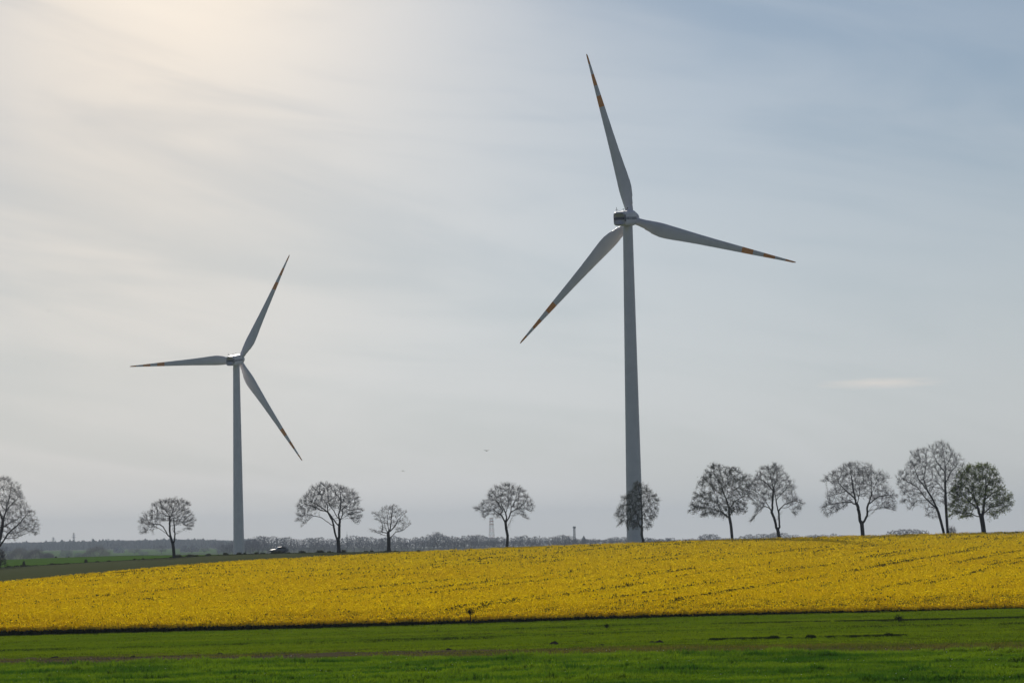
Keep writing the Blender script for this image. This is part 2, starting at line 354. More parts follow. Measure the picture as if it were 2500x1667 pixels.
def sheet(name, edge0, edge1, mat, dz, u0, u1, nu, nv, wob0=0.0, wob1=0.0):
    """field sheet between two curves Y = edge0(u) .. edge1(u)"""
    us = np.linspace(u0, u1, nu); ts = np.linspace(0, 1, nv)
    U, T = np.meshgrid(us, ts, indexing='ij')
    y0 = edge0(U) + wob0 * (vnoise(U * 0.05, U * 0, 3) - 0.5); y1 = edge1(U) + wob1 * (vnoise(U * 0.05, U * 0 + 9, 4, 4) - 0.5)
    Yv = y0 + (y1 - y0) * T
    X = XU(U, Yv); Z = zf(X, Yv) + dz
    I = np.arange(nu * nv).reshape(nu, nv)
    q = np.stack([I[:-1, :-1], I[1:, :-1], I[1:, 1:], I[:-1, 1:]], -1).reshape(-1, 4)
    return tag(mesh(name, np.stack([X, Yv, Z], -1).reshape(-1, 3), q, mat), kind='structure')
yl = lambda tab: (lambda U: np.interp(U, np.array(tab, float)[:, 0], np.array(tab, float)[:, -1]))
WB = yl([(-700, 175), (0, 173), (834, 169), (1668, 160), (2500, 152), (3200, 148)])     # far edge of the near wheat
SB = lambda U: WB(U) + np.interp(U, [-700, 600, 1400, 2500, 3200], [8.5, 8.0, 6.5, 7.5, 7.5])   # far edge of the soil strip
RF, RB, RD, ST = yl(RAPE_FRONT), yl(RAPE_BACK), yl(ROADL), yl(STRIP)
sheet('wheat_field', lambda U: U * 0 + 70.0, lambda U: WB(U) - 7.0, M['wheat_ground'], -0.03, -700, 3200, 120, 60)
sheet('soil_strip', lambda U: WB(U) - 8.0, lambda U: SB(U) + 0.4, M['soil'], -0.015, -700, 3200, 700, 14, 1.6, 4.0)
sheet('green_field', SB, lambda U: RF(U) + 0.5, M['crop_ground'], -0.02, -700, 3200, 160, 40, 2.0, 0)
sheet('rape_field', RF, RB, M['rape_ground'], 0.0, -700, 3200, 160, 110)
sheet('ploughed_field', lambda U: RB(U) + 0.2, lambda U: RD(U) - 4.0, M['dull'], 0.06, -700, 1320, 120, 70)
sheet('crop_strip', lambda U: RD(U) + 4.5, lambda U: np.maximum(ST(U) + 20, RD(U) + 80), M['strip'], 0.10, -700, 1000, 100, 40)
sheet('road', lambda U: RD(U) - 3.0, lambda U: RD(U) + 3.0, M['asphalt'], 0.12, -700, 3200, 200, 4)
# far fields on the slope beyond the valley
sheet('far_meadow', lambda U: U * 0 + 3150.0, lambda U: U * 0 + 4300.0, M['strip'], 0.4, 80, 640, 40, 40)

# ------------------------------------------------------------------ crops
def blades(P, h, wd, lean=0.35, seed=1):
    """one bent blade (2 triangles) per base point P (n,3)"""
    g = np.random.default_rng(seed); n = len(P)
    a = g.uniform(0, 2 * np.pi, n); dx = np.cos(a) * wd[:, None].ravel() / 2; dy = np.sin(a) * wd / 2
    b = g.uniform(0, 2 * np.pi, n); l = g.uniform(0.1, 1, n) * lean * h
    V = np.empty((n, 4, 3))
    V[:, 0] = P; V[:, 0, 0] -= dx; V[:, 0, 1] -= dy
    V[:, 1] = P; V[:, 1, 0] += dx; V[:, 1, 1] += dy
    mid = P.copy(); mid[:, 2] += h * 0.6; mid[:, 0] += np.cos(b) * l * 0.35 + dx * 0.7; mid[:, 1] += np.sin(b) * l * 0.35 + dy * 0.7
    V[:, 2] = mid
    tip = P.copy(); tip[:, 2] += h * (1 - 0.25 * g.uniform(0, 1, n)); tip[:, 0] += np.cos(b) * l; tip[:, 1] += np.sin(b) * l
    V[:, 3] = tip
    i = np.arange(n)[:, None] * 4
    Fc = np.concatenate([i + np.array([0, 1, 2]), i + np.array([0, 2, 3])])
    return V.reshape(-1, 3), Fc
def clumps(x, y, z, s, seed):
    g = np.random.default_rng(seed); n = len(x)
    c = np.stack([x, y, z], -1)
    a = g.uniform(0, 2 * np.pi, n)
    V = np.empty((n, 4, 3))
    for k in range(3):
        an = a + k * 2.0944 + g.uniform(-0.4, 0.4, n); rr = s * g.uniform(0.6, 1.2, n)
        V[:, k] = c + np.stack([np.cos(an) * rr, np.sin(an) * rr, s * g.uniform(-1.0, 0.4, n)], -1)
    V[:, 3] = c + np.stack([g.normal(0, 0.25, n) * s, g.normal(0, 0.25, n) * s, s * g.uniform(0.5, 1.3, n)], -1)
    i = np.arange(n)[:, None] * 4
    return V.reshape(-1, 3), np.concatenate([i + np.array([0, 1, 3]), i + np.array([1, 2, 3]), i + np.array([2, 0, 3])])
def scatter_fan(n, u0, u1, y0f, y1f, g, powr=1.0):
    U = g.uniform(u0, u1, n); t = g.uniform(0, 1, n) ** powr
    ya, yb = y0f(U), y1f(U)
    # even on the ground: weight by width
    Y = np.sqrt(ya ** 2 + (yb ** 2 - ya ** 2) * t)
    return XU(U, Y), Y
def scatter_patches(name, P, scl, rz, var, patches, mat, label, cat):
    """one crop object: geometry nodes repeat a few real patches of plants (standing in the field as its parts)"""
    me = bpy.data.meshes.new(name); me.vertices.add(len(P)); me.vertices.foreach_set('co', np.asarray(P, np.float32).reshape(-1))
    me.attributes.new('scl', 'FLOAT_VECTOR', 'POINT').data.foreach_set('vector', np.asarray(scl, np.float32).reshape(-1))
    me.attributes.new('rz', 'FLOAT', 'POINT').data.foreach_set('value', np.asarray(rz, np.float32))
    me.attributes.new('pick', 'INT', 'POINT').data.foreach_set('value', np.asarray(var, np.int32))
    me.materials.append(mat)
    o = bpy.data.objects.new(name, me); COL.objects.link(o); tag(o, label, cat, kind='stuff')
    t = bpy.data.node_groups.new(name + '_scatter', 'GeometryNodeTree')
    t.interface.new_socket('Geometry', in_out='INPUT', socket_type='NodeSocketGeometry'); t.interface.new_socket('Geometry', in_out='OUTPUT', socket_type='NodeSocketGeometry')
    gi = t.nodes.new('NodeGroupInput'); go = t.nodes.new('NodeGroupOutput')
    ip = t.nodes.new('GeometryNodeInstanceOnPoints'); jn = t.nodes.new('GeometryNodeJoinGeometry')
    t.links.new(gi.outputs[0], ip.inputs['Points'])
    for k, (V, Fc) in enumerate(patches):
        po = mesh(name[:-1] + '_patch' if name.endswith('s') else name + '_patch', V, Fc, mat, o, smooth=False); po.location = P[k * 7 + 3]; po['kind'] = 'stuff'
        oi = t.nodes.new('GeometryNodeObjectInfo'); oi.inputs['Object'].default_value = po; oi.inputs['As Instance'].default_value = True
        t.links.new(oi.outputs['Geometry'], jn.inputs[0])
    t.links.new(jn.outputs[0], ip.inputs['Instance']); ip.inputs['Pick Instance'].default_value = True
    def attr(nm, typ):
        a = t.nodes.new('GeometryNodeInputNamedAttribute'); a.data_type = typ; a.inputs['Name'].default_value = nm
        return next(q for q in a.outputs if q.enabled and q.name == 'Attribute')
    t.links.new(attr('pick', 'INT'), ip.inputs['Instance Index'])
    cx = t.nodes.new('ShaderNodeCombineXYZ'); t.links.new(attr('rz', 'FLOAT'), cx.inputs['Z'])
    er = t.nodes.new('FunctionNodeEulerToRotation'); t.links.new(cx.outputs[0], er.inputs[0]); t.links.new(er.outputs[0], ip.inputs['Rotation'])
    t.links.new(attr('scl', 'FLOAT_VECTOR'), ip.inputs['Scale'])
    t.links.new(ip.outputs[0], go.inputs[0])
    md = o.modifiers.new('scatter', 'NODES'); md.node_group = t
    return o
def blade_patch(m, W, h0, h1, w0, w1, lean, seed):
    g = np.random.default_rng(seed); P = np.stack([g.uniform(-W / 2, W / 2, m), g.uniform(-W / 2, W / 2, m), np.zeros(m)], -1)
    return blades(P, g.uniform(h0, h1, m), g.uniform(w0, w1, m), lean, seed + 1)
g = np.random.default_rng(11)
n = 26000
x, y = scatter_fan(n, -120, 2620, lambda U: U * 0 + 114.0, lambda U: WB(U) - 6.5 + 3.0 * (vnoise(U * 0.02, U * 0, 23, 4) - 0.5), g)
dens = vnoise(x * 0.16, y * 0.5, 21, 3); tall = vnoise(x * 0.10, y * 0.30, 5, 3); sp = vnoise(x * 0.9, y * 0.9, 77, 2)
hsc = (0.45 + 1.1 * tall) * (1 + 0.7 * np.clip((sp - 0.60) * 5, 0, 1)) * g.uniform(0.8, 1.2, n)
keep = g.uniform(0, 1, n) < np.clip(0.40 + 1.7 * (dens - 0.25), 0.30, 1); x, y, hsc = x[keep], y[keep], hsc[keep]; m_ = len(x)
sx = g.uniform(0.9, 1.25, m_)
scatter_patches('wheat', np.stack([x, y, zf(x, y) - 0.03], -1), np.stack([sx, sx, hsc], -1), g.uniform(0, 6.28, m_), g.integers(0, 4, m_),
                [blade_patch(46, 0.55, 0.12, 0.32, 0.008, 0.022, 0.42, 300 + k) for k in range(4)], M['wheat'], 'bright green young wheat blades in the near field', 'crop')
# low crop of the second field
n = 17000
x, y = scatter_fan(n, -120, 2620, lambda U: SB(U) - 1.2 + 3.5 * (vnoise(U * 0.03, U * 0, 27, 4) - 0.5), lambda U: RF(U) + 0.1, g)
row = vnoise(x * 0.03, y * 0.35, 31, 3)
keep = g.uniform(0, 1, n) < np.clip(0.55 + 1.4 * (row - 0.35), 0.25, 1); x, y, row = x[keep], y[keep], row[keep]; m_ = len(x)
sx = g.uniform(0.9, 1.3, m_)
scatter_patches('short_crop', np.stack([x, y, zf(x, y) - 0.02], -1), np.stack([sx, sx, (0.7 + 0.6 * row) * g.uniform(0.8, 1.2, m_)], -1), g.uniform(0, 6.28, m_), g.integers(0, 4, m_),
                [blade_patch(34, 0.75, 0.045, 0.12, 0.012, 0.035, 0.6, 320 + k) for k in range(4)], M['crop'], 'short olive green crop between bare soil and yellow rape', 'crop')
# dark wheel lines of taller turf in the second field
xs, ys = [], []
for (ua, ya, ub, yb, wdt, m, thr) in [(-100, 195, 1300, 195, 2.2, 5000, 0.50), (800, 194, 2620, 196, 2.4, 6500, 0.50), (900, 212, 1700, 213, 1.4, 1600, 0.5), (2020, 209, 2620, 210, 1.2, 15000, 0.36), (1720, 210, 2010, 210, 1.2, 1700, 0.5), (1715, 177.2, 2195, 177.2, 0.7, 4200, 0.42)]:
    U = g.uniform(ua, ub, m); Y = np.interp(U, [ua, ub], [ya, yb]) + g.normal(0, wdt / 2, m)
    X = XU(U, Y); kp = vnoise(X * 0.35, Y * 0.6, 55, 3) > thr
    xs.append(X[kp]); ys.append(Y[kp])
x = np.concatenate(xs); y = np.concatenate(ys)
V, Fc = blades(np.stack([x, y, zf(x, y) - 0.02], -1), 0.07 + 0.09 * g.uniform(0, 1, len(x)), g.uniform(0.02, 0.06, len(x)), 0.7, 6)
tag(mesh('wheel_line_turf', V, Fc, M['turf'], smooth=False), 'dark lines of coarse turf along the green field', 'turf', kind='stuff')
# dry sparse grass on the soil strip
n = 60000
x, y = scatter_fan(n, -120, 2620, lambda U: WB(U) - 7.0, lambda U: SB(U) + 1.5, g)
kp = (vnoise(x * 0.12, y * 0.8, 61, 3) > np.interp(x, [-22, 0, 8, 25], [0.56, 0.52, 0.40, 0.32]))
x, y = x[kp], y[kp]
V, Fc = blades(np.stack([x, y, zf(x, y) - 0.02], -1), 0.06 + 0.10 * g.uniform(0, 1, len(x)), g.uniform(0.02, 0.05, len(x)), 0.9, 8)
tag(mesh('dry_grass', V, Fc, M['dry_grass'], smooth=False), 'sparse dry grass on the bare soil strip', 'grass', kind='stuff')
# loose crumbs of soil
n = 5000
x, y = scatter_fan(n, -120, 2620, lambda U: WB(U) - 1.0, lambda U: SB(U) + 0.6, g)
kp = vnoise(x * 0.25, y * 0.9, 66, 3) > np.interp(x, [-25, 0, 10, 25], [0.50, 0.50, 0.56, 0.60]); x, y = x[kp], y[kp]
V, Fc = clumps(x, y, zf(x, y) + 0.01, 0.015 + 0.05 * g.uniform(0, 1, len(x)) ** 3, 67)
tag(mesh('soil_crumbs', V, Fc, M['clod'], smooth=False), 'crumbs of brown earth strewn over the bare strip', 'soil', kind='stuff')
# small white specks strewn through the wheat
n = 420
x, y = scatter_fan(n, -100, 2600, lambda U: U * 0 + 118.0, lambda U: WB(U) - 1.0, g)
kp = (vnoise(x * 0.2, y * 0.3, 91, 2) > 0.45); x, y = x[kp], y[kp]
zz = zf(x, y) + g.uniform(0.14, 0.3, len(x)); s = g.uniform(0.012, 0.030, len(x))
V = np.stack([np.stack([x - s, y, zz], -1), np.stack([x + s, y - s * .4, zz + s * .3], -1), np.stack([x + s * .2, y, zz + s * 1.5], -1), np.stack([x, y + s, zz + s], -1)], 1)
i = np.arange(len(x))[:, None] * 4
tag(mesh('white_specks', V.reshape(-1, 3), np.concatenate([i + np.array([0, 1, 2]), i + np.array([1, 3, 2]), i + np.array([3, 0, 2])]), M['white_speck'], smooth=False), 'tiny white specks scattered through the wheat', 'flowers', kind='stuff')

# rape: flower heads with density falling with distance
ROWA = R(17)
def gap_mask(x, y):
    """broken lines of green plants along the drilling rows"""
    qx = x * math.cos(ROWA) - y * math.sin(ROWA); px = x * math.sin(ROWA) + y * math.cos(ROWA)
    qx = qx + 2.2 * (vnoise(px * 0.012, qx * 0.02, 41, 2) - 0.5)
    out = np.zeros(len(x))
    for (pitch, ph, wd, sd, th) in ((7.6, 0.0, 0.055, 1, 0.47), (7.6, 0.26, 0.045, 2, 0.52), (5.3, 0.1, 0.04, 3, 0.60)):
        f = qx / pitch + ph; rid = np.floor(f); d = np.abs(f - rid - 0.5)
        al = vnoise(px * 0.018 + rid * 7.7, rid * 3.1, 50 + sd, 3)
        out = np.maximum(out, np.clip(1.25 - d / wd, 0, 1) * np.clip((al - th) * 9, 0, 1))
    patch = np.clip((vnoise(x * 0.035, y * 0.016, 43, 3) - 0.30) * 3, 0.15, 1)
    return out * patch * np.clip(vnoise(x * 1.1, y * 0.5, 47, 2) * 2.2 - 0.25, 0, 1)
n = 620000
U = g.uniform(-90, 2590, n)
t = g.uniform(0, 1, n)
ya, yb = RF(U), RB(U)
Y = 1.0 / (1 / ya + (1 / yb - 1 / ya) * t)          # even in 1/Y
x = XU(U, Y); y = Y
gap = gap_mask(x, y) * np.clip((y - ya - 3) / 4, 0, 1)
hs = 0.98 + 0.26 * g.uniform(0, 1, n) ** 1.5 - 0.10 * gap + 0.10 * (vnoise(x * 0.3, y * 0.3, 71, 2) - 0.5)
front = np.clip((y - ya) / 7.0, 0, 1)
lowU = np.interp(U, [0, 834, 1668, 2200, 2500], [0.36, 0.27, 0.17, 0.09, 0.04])
hs = np.where(front < 1, (lowU + 0.26 - 1.1) * (1 - front ** 0.7) + hs, hs)
isg = g.uniform(0, 1, n) < (0.02 + 0.75 * gap)
hs = np.where(isg, hs + 0.18 * gap, hs)
sz = (0.06 + 0.055 * g.uniform(0, 1, n)) * np.clip(y / 240, 1, 2.3)
zg = zf(x, y) + hs
def flower_patch(m, seed):
    g = np.random.default_rng(seed); r = 0.40 * np.sqrt(g.uniform(0, 1, m)); a = g.uniform(0, 6.28, m)
    return clumps(r * np.cos(a), r * np.sin(a), g.uniform(-0.16, 0.10, m), g.uniform(0.024, 0.052, m), seed + 1)
pk = (~isg) & (g.uniform(0, 1, n) < 0.145); m_ = int(pk.sum()); ps = np.clip(y[pk] / 240, 1, 2.2) * g.uniform(0.85, 1.2, m_)
scatter_patches('rape_flowers', np.stack([x[pk], y[pk], zg[pk] - 0.02], -1), np.stack([ps, ps, np.minimum(ps, 1.5)], -1), g.uniform(0, 6.28, m_), g.integers(0, 5, m_),
                [flower_patch(24, 340 + 2 * k) for k in range(5)], M['flower'], 'dense yellow rapeseed blossom covering the sloping field', 'rapeseed')
V, Fc = clumps(x[isg], y[isg], zg[isg] - 0.03, sz[isg] * 0.95, 6)
tag(mesh('rape_leaves', V, Fc, M['rape_green'], smooth=False), 'green rape plants in broken rows between the blossom', 'rapeseed', kind='stuff')
# extra blossom on the face of the near edge
n = 34000
U = g.uniform(-90, 2590, n); dd = g.uniform(0, 1, n) * 2.0; wob = 1.8 * (vnoise(U * 0.05, U * 0, 12, 4) - 0.5)
Y = RF(U) + 0.05 + dd + wob; x = XU(U, Y)
low = np.interp(U, [0, 834, 1668, 2200, 2500], [0.36, 0.27, 0.17, 0.09, 0.04]) + 0.26 * (vnoise(U * 0.3, U * 0, 15, 3) - 0.5)
hz_ = low + 0.30 * g.uniform(0, 1, n) + 0.06 * dd
V, Fc = clumps(x, Y, zf(x, Y) + hz_, 0.035 + 0.035 * g.uniform(0, 1, n), 16)
tag(mesh('rape_edge_flowers', V, Fc, M['flower'], smooth=False), 'yellow rapeseed blossom on the near face of the crop', 'rapeseed', kind='stuff')
# stems and leaves of the front edge
n = 46000
U = g.uniform(-90, 2590, n); Y = RF(U) + g.uniform(-0.1, 2.0, n) + 1.8 * (vnoise(U * 0.05, U * 0, 12, 4) - 0.5)
x = XU(U, Y); hh = g.uniform(0.5, 1.15, n) * np.interp(U, [0, 834, 1668, 2200, 2500], [0.42, 0.34, 0.24, 0.16, 0.10])
V, Fc = blades(np.stack([x, Y, zf(x, Y) - 0.02], -1), hh, g.uniform(0.03, 0.08, n), 0.35, 9)
tag(mesh('rape_stems', V, Fc, M['turf'], smooth=False), 'dark green stems along the near edge of the rape', 'rapeseed', kind='stuff')

# ------------------------------------------------------------------ trees
def frusta(p0, p1, r0, r1, k):
    d = p1 - p0; L = np.linalg.norm(d, axis=1, keepdims=True); d = d / np.maximum(L, 1e-6)
    ref = np.tile(np.array([0.0, 1.0, 0.0]), (len(d), 1)); bad = np.abs(d[:, 1]) > 0.92; ref[bad] = (1, 0, 0)
    a = ref - d * np.sum(ref * d, 1, keepdims=True); a /= np.linalg.norm(a, axis=1, keepdims=True); b = np.cross(d, a)
    an = np.arange(k) * 2 * np.pi / k
    off = np.cos(an)[None, :, None] * a[:, None] + np.sin(an)[None, :, None] * b[:, None]
    ring0 = p0[:, None] + off * r0[:, None, None]; ring1 = p1[:, None] + off * r1[:, None, None]
    V = np.concatenate([ring0, ring1], 1)
    i = np.arange(len(d))[:, None, None] * 2 * k; j = np.arange(k)[None, :, None]; jn = (np.arange(k)[None, :, None] + 1) % k
    Fq = np.concatenate([i + j, i + jn, i + k + jn, i + k + j], 2).reshape(-1, 4)
    return V.reshape(-1, 3), Fq
def spikes(p, d, L, r):
    """thin three-sided tapering twigs"""
    n = len(p); ref = np.tile(np.array([0.0, 1.0, 0.0]), (n, 1)); bad = np.abs(d[:, 1]) > 0.9; ref[bad] = (1, 0, 0)
    a = np.cross(d, ref); a /= np.linalg.norm(a, axis=1, keepdims=True); b = np.cross(d, a)
    V = np.empty((n, 4, 3))
    for k in range(3):
        V[:, k] = p + (a * math.cos(k * 2.0944) + b * math.sin(k * 2.0944)) * r[:, None]
    V[:, 3] = p + d * L[:, None]
    i = np.arange(n)[:, None] * 4
    return V.reshape(-1, 3), np.concatenate([i + np.array([0, 1, 3]), i + np.array([1, 2, 3]), i + np.array([2, 0, 3])])
def in_poly(px, py, poly):
    c = np.zeros(len(px), bool); j = len(poly) - 1
    for i in range(len(poly)):
        xi, yi = poly[i]; xj, yj = poly[j]
        m = ((yi > py) != (yj > py)); xx = (xj - xi) * (py - yi) / ((yj - yi) if yj != yi else 1e-9) + xi
        c ^= m & (px < xx); j = i
    return c
def norm(v): return v / np.maximum(np.linalg.norm(v, axis=1, keepdims=True), 1e-6)
def grow(limbs, poly, g, n_attr, step, kill, trop=0.1, depth=0.85, iters=90):
    """space colonisation in metres; limbs: list of (x,z) polylines, first one is the trunk"""
    pos, par = [], []
    poly = np.array(poly, float)
    x0, x1 = poly[:, 0].min(), poly[:, 0].max(); xc, hw = (x0 + x1) / 2, (x1 - x0) / 2
    dmax = hw * depth
    for li, lm in enumerate(limbs):
        lm = np.array(lm, float)
        if li == 0:
            last = -1; yb = 0.0; slope = 0.0
        else:
            P = np.array(pos); dd = (P[:, 0] - lm[0, 0]) ** 2 + (P[:, 2] - lm[0, 1]) ** 2
            last = int(dd.argmin()); yb = P[last, 1]
            slope = g.choice([-1, 1]) * g.uniform(0.15, 0.65)
        run = 0.0
        for s in range(len(lm) - 1):
            a, b = lm[s], lm[s + 1]; L = np.hypot(*(b - a)); m = max(1, int(round(L / step)))
            for q in range(1 if (li or s) else 0, m + 1):
                p = a + (b - a) * q / m; jit = g.normal(0, step * 0.08, 3) if li else np.zeros(3)
                run += L / m
                yy = yb + np.clip(slope * run, -dmax * 0.8, dmax * 0.8)
                pos.append([p[0] + jit[0], yy + jit[1], p[1] + jit[2]]); par.append(last); last = len(pos) - 1
    AP = []
    z0, z1 = poly[:, 1].min(), poly[:, 1].max()
    while sum(map(len, AP)) < n_attr:
        px = g.uniform(x0, x1, n_attr * 3); pz = g.uniform(z0, z1, n_attr * 3)
        ins = in_poly(px, pz, poly); px, pz = px[ins], pz[ins]
        # depth extent from the row's own half width
        yy = g.uniform(-1, 1, len(px)) * dmax * np.sqrt(np.maximum(0.05, 1 - ((px - xc) / hw) ** 2)) * np.sqrt(np.clip(1.12 - np.abs((pz - z0) / (z1 - z0) - 0.45) ** 2 * 1.6, 0.1, 1))
        AP.append(np.stack([px, yy, pz], -1))
    AP = np.concatenate(AP)[:n_attr]
    P = np.array(pos); alive = np.ones(len(AP), bool)
    near = np.full(len(AP), -1); nd = np.full(len(AP), 1e9)
    def upd(lo):
        D = ((AP[:, None, :] - P[None, lo:, :]) ** 2).sum(-1); k = D.argmin(1); d = np.sqrt(D[np.arange(len(AP)), k])
        m = d < nd; nd[m] = d[m]; near[m] = k[m] + lo
    upd(0); par = list(par)
    DR = np.zeros_like(P); pi_ = np.array(par); ok_ = pi_ >= 0; DR[ok_] = norm(P[ok_] - P[pi_[ok_]]); fresh = len(P)
    best = np.full(len(AP), 1e9); stall = np.zeros(len(AP), int); first = np.zeros(len(AP), bool)
    for it in range(iters):
        alive &= nd > kill
        stall = np.where((nd < best - 0.02) | (nd > step * 4), 0, stall + 1); best = np.minimum(best, nd); alive &= stall < 3      # give up on points that are only circled
        if not alive.any(): break
        ids = near[alive]; dv = norm(AP[alive] - P[ids])
        acc = np.zeros_like(P); np.add.at(acc, ids, dv)
        src = np.unique(ids)
        d = norm(acc[src]); mom = np.where((src >= fresh)[:, None], 0.50, 0.25); d = d + DR[src] * mom; d[:, 2] += trop; d += g.normal(0, 0.06, d.shape); d = norm(d)
        new = P[src] + d * step
        lo = len(P); P = np.concatenate([P, new]); DR = np.concatenate([DR, d]); par += list(src)
        upd(lo)
        # drop attractors that cannot be approached
        if it % 6 == 5: alive &= g.uniform(0, 1, len(AP)) > 0.04
        if len(P) > 9000: break
    return P, np.array(par), fresh
def tree_mesh(name, limbs, poly, seed, trunk_r, n_attr=1100, step=0.42, kill=0.55, trop=0.12, twigs=7, twig_len=1.0, twig_r=0.0105, droop=0.0,
              leaves=0, leaf_s=0.1, mats=None, root=None, depth=0.85, min_r=0.012, sub=3, top_leaf=None, expo=2.5):
    g = np.random.default_rng(seed)
    P, par, fresh = grow(limbs, poly, g, int(n_attr * 1.25), step, kill, trop, depth)
    n = len(P); rr = np.zeros(n); e = expo
    kids = np.zeros(n, int)
    for i in range(n - 1, -1, -1):
        if kids[i] == 0 and rr[i] == 0: rr[i] = 1.0
        if par[i] >= 0: rr[par[i]] += rr[i]; kids[par[i]] += 1
    tt = np.log(rr) / math.log(rr[0]); rad = np.exp(math.log(min_r) + (math.log(trunk_r) - math.log(min_r)) * np.clip(tt, 0, 1) ** np.where(np.arange(n) < fresh, 1.08, 1.75))
    # root flare
    hgt = P[:, 2]; fl = np.clip(1 - hgt / 0.9, 0, 1) * (par < 12) * (np.abs(P[:, 0] - P[0, 0]) < 1.0); rad = rad * (1 + 0.35 * fl)
    i = np.where(par >= 0)[0]; p0, p1 = P[par[i]], P[i]
    rA, rB = np.minimum(rad[par[i]], rad[i] * 1.6), rad[i]
    big = rB > 0.075
    V, Fq = frusta(p0[big] - (p1[big] - p0[big]) * 0.06, p1[big] + (p1[big] - p0[big]) * 0.06, rA[big], rB[big], 8)
    if root is None: root = empty(name)
    mesh('trunk', V, Fq, mats['trunk'], root)
    V1, F1 = frusta(p0[~big], p1[~big], rA[~big], rB[~big], 3)
    # twigs
    cand = np.where(rad < max(0.05, min_r * 1.9))[0]
    src = np.repeat(cand, twigs); keep = g.uniform(0, 1, len(src)) < np.where(kids[src] == 0, 1.0, 0.55); src = src[keep]
    sd = np.zeros((n, 3)); sd[i] = norm(P[i] - P[par[i]])
    cen = P[cand].mean(0); cen[2] -= (P[:, 2].max() - cen[2]) * 0.5
    out = norm(P[src] - cen)
    d = norm(0.65 * sd[src] + 0.55 * out + g.normal(0, 0.28, (len(src), 3)) + np.array([0, 0, 0.15 - droop]))
    L = g.uniform(0.4, 1.0, len(src)) * twig_len
    sh = g.uniform(-1, 0, len(src))[:, None] * sd[src] * step
    b0 = P[src] + sh
    Vs, Fs = [V1], [F1]; off = len(V1); tris = []
    v2, f2 = spikes(b0, d, L, np.full(len(src), twig_r)); Vs.append(v2); tris.append(f2 + off); off += len(v2)
    tips = [b0 + d * L[:, None]]
    for k in range(sub):
        f = g.uniform(0.25, 0.85, len(src))[:, None]
        d2 = norm(d + g.normal(0, 0.42, d.shape) + np.array([0, 0, 0.1 - droop * 1.6])); L2 = L * g.uniform(0.35, 0.7, len(src))
        b2 = b0 + d * L[:, None] * f
        v2, f2 = spikes(b2, d2, L2, np.full(len(src), twig_r * 0.8)); Vs.append(v2); tris.append(f2 + off); off += len(v2)
        tips.append(b2 + d2 * L2[:, None] * 0.9)
    crown = mesh('crown', np.concatenate(Vs), [F1, np.concatenate(tris)], mats['twig'], root)
    if leaves:
        T = np.concatenate(tips); pk = g.integers(0, len(T), leaves)
        if top_leaf is not None:
            zz = (T[pk, 2] - P[:, 2].min()) / (P[:, 2].max() - P[:, 2].min()); pk = pk[g.uniform(0, 1, len(pk)) < np.clip(top_leaf + (1 - top_leaf) * (zz - 0.4) * 2, 0.1, 1)]
        c = T[pk] + g.normal(0, 0.10, (len(pk), 3)) - np.array([0, 0, droop * 0.25]) * g.uniform(0, 1, (len(pk), 1)); s = leaf_s * g.uniform(0.6, 1.3, len(pk))
        a = norm(g.normal(0, 1, (len(pk), 3))); b = norm(np.cross(a, g.normal(0, 1, (len(pk), 3))))
        V = np.stack([c - a * s[:, None], c + b * s[:, None] * 0.6, c + a * s[:, None], c - b * s[:, None] * 0.6], 1)
        q = np.arange(len(pk))[:, None] * 4 + np.array([0, 1, 2, 3])
        mesh('foliage', V.reshape(-1, 3), q, mats['leaf'], root, smooth=False)
    return root
NT = {'trunk': M['bark'], 'twig': M['twig'], 'leaf': M['bud']}
BT = {'trunk': M['birch_bark'], 'twig': M['twig'], 'leaf': M['birch_leaf']}
MT = {'trunk': M['bark'], 'twig': M['twig'], 'leaf': M['maple_leaf']}
ca, sa = math.cos(ROLL), math.sin(ROLL)
def traced_tree(name, label, org, sc, base, limbs, poly, Y, trunk_px, group=None, lift=0.0, **kw):
    """limbs / outline were measured on an enlargement of the photo: (origin u, v), scale"""
    bu, bv = org[0] + base[0] / sc, org[1] + base[1] / sc
    s = Y / F
    def loc(p):
        du = (org[0] + p[0] / sc - bu) * s; dv = (bv - org[1] - p[1] / sc) * s
        return (du * ca + dv * sa, -du * sa + dv * ca)
    w = at(bu, bv, Y); gz_ = zf1(w.x, Y); base_off = w.z - gz_         # part of the trunk hidden by the crop
    L = [[loc(p) for p in l] for l in limbs]; PL = [loc(p) for p in poly]
    sh = lambda q: (q[0], q[1] + base_off)
    L = [[sh(q) for q in l] for l in L]; PL = [sh(q) for q in PL]
    L[0] = [(L[0][0][0], -0.1)] + L[0]
    root = empty(name, (w.x, Y, gz_)); tag(root, label, 'tree', group)
    tree_mesh(name, L, PL, trunk_r=trunk_px / 2 * s, root=root, **kw)
    return root
G = 'bare trees along the country road'
def RDY(u): return float(RD(np.array([u]))[0])

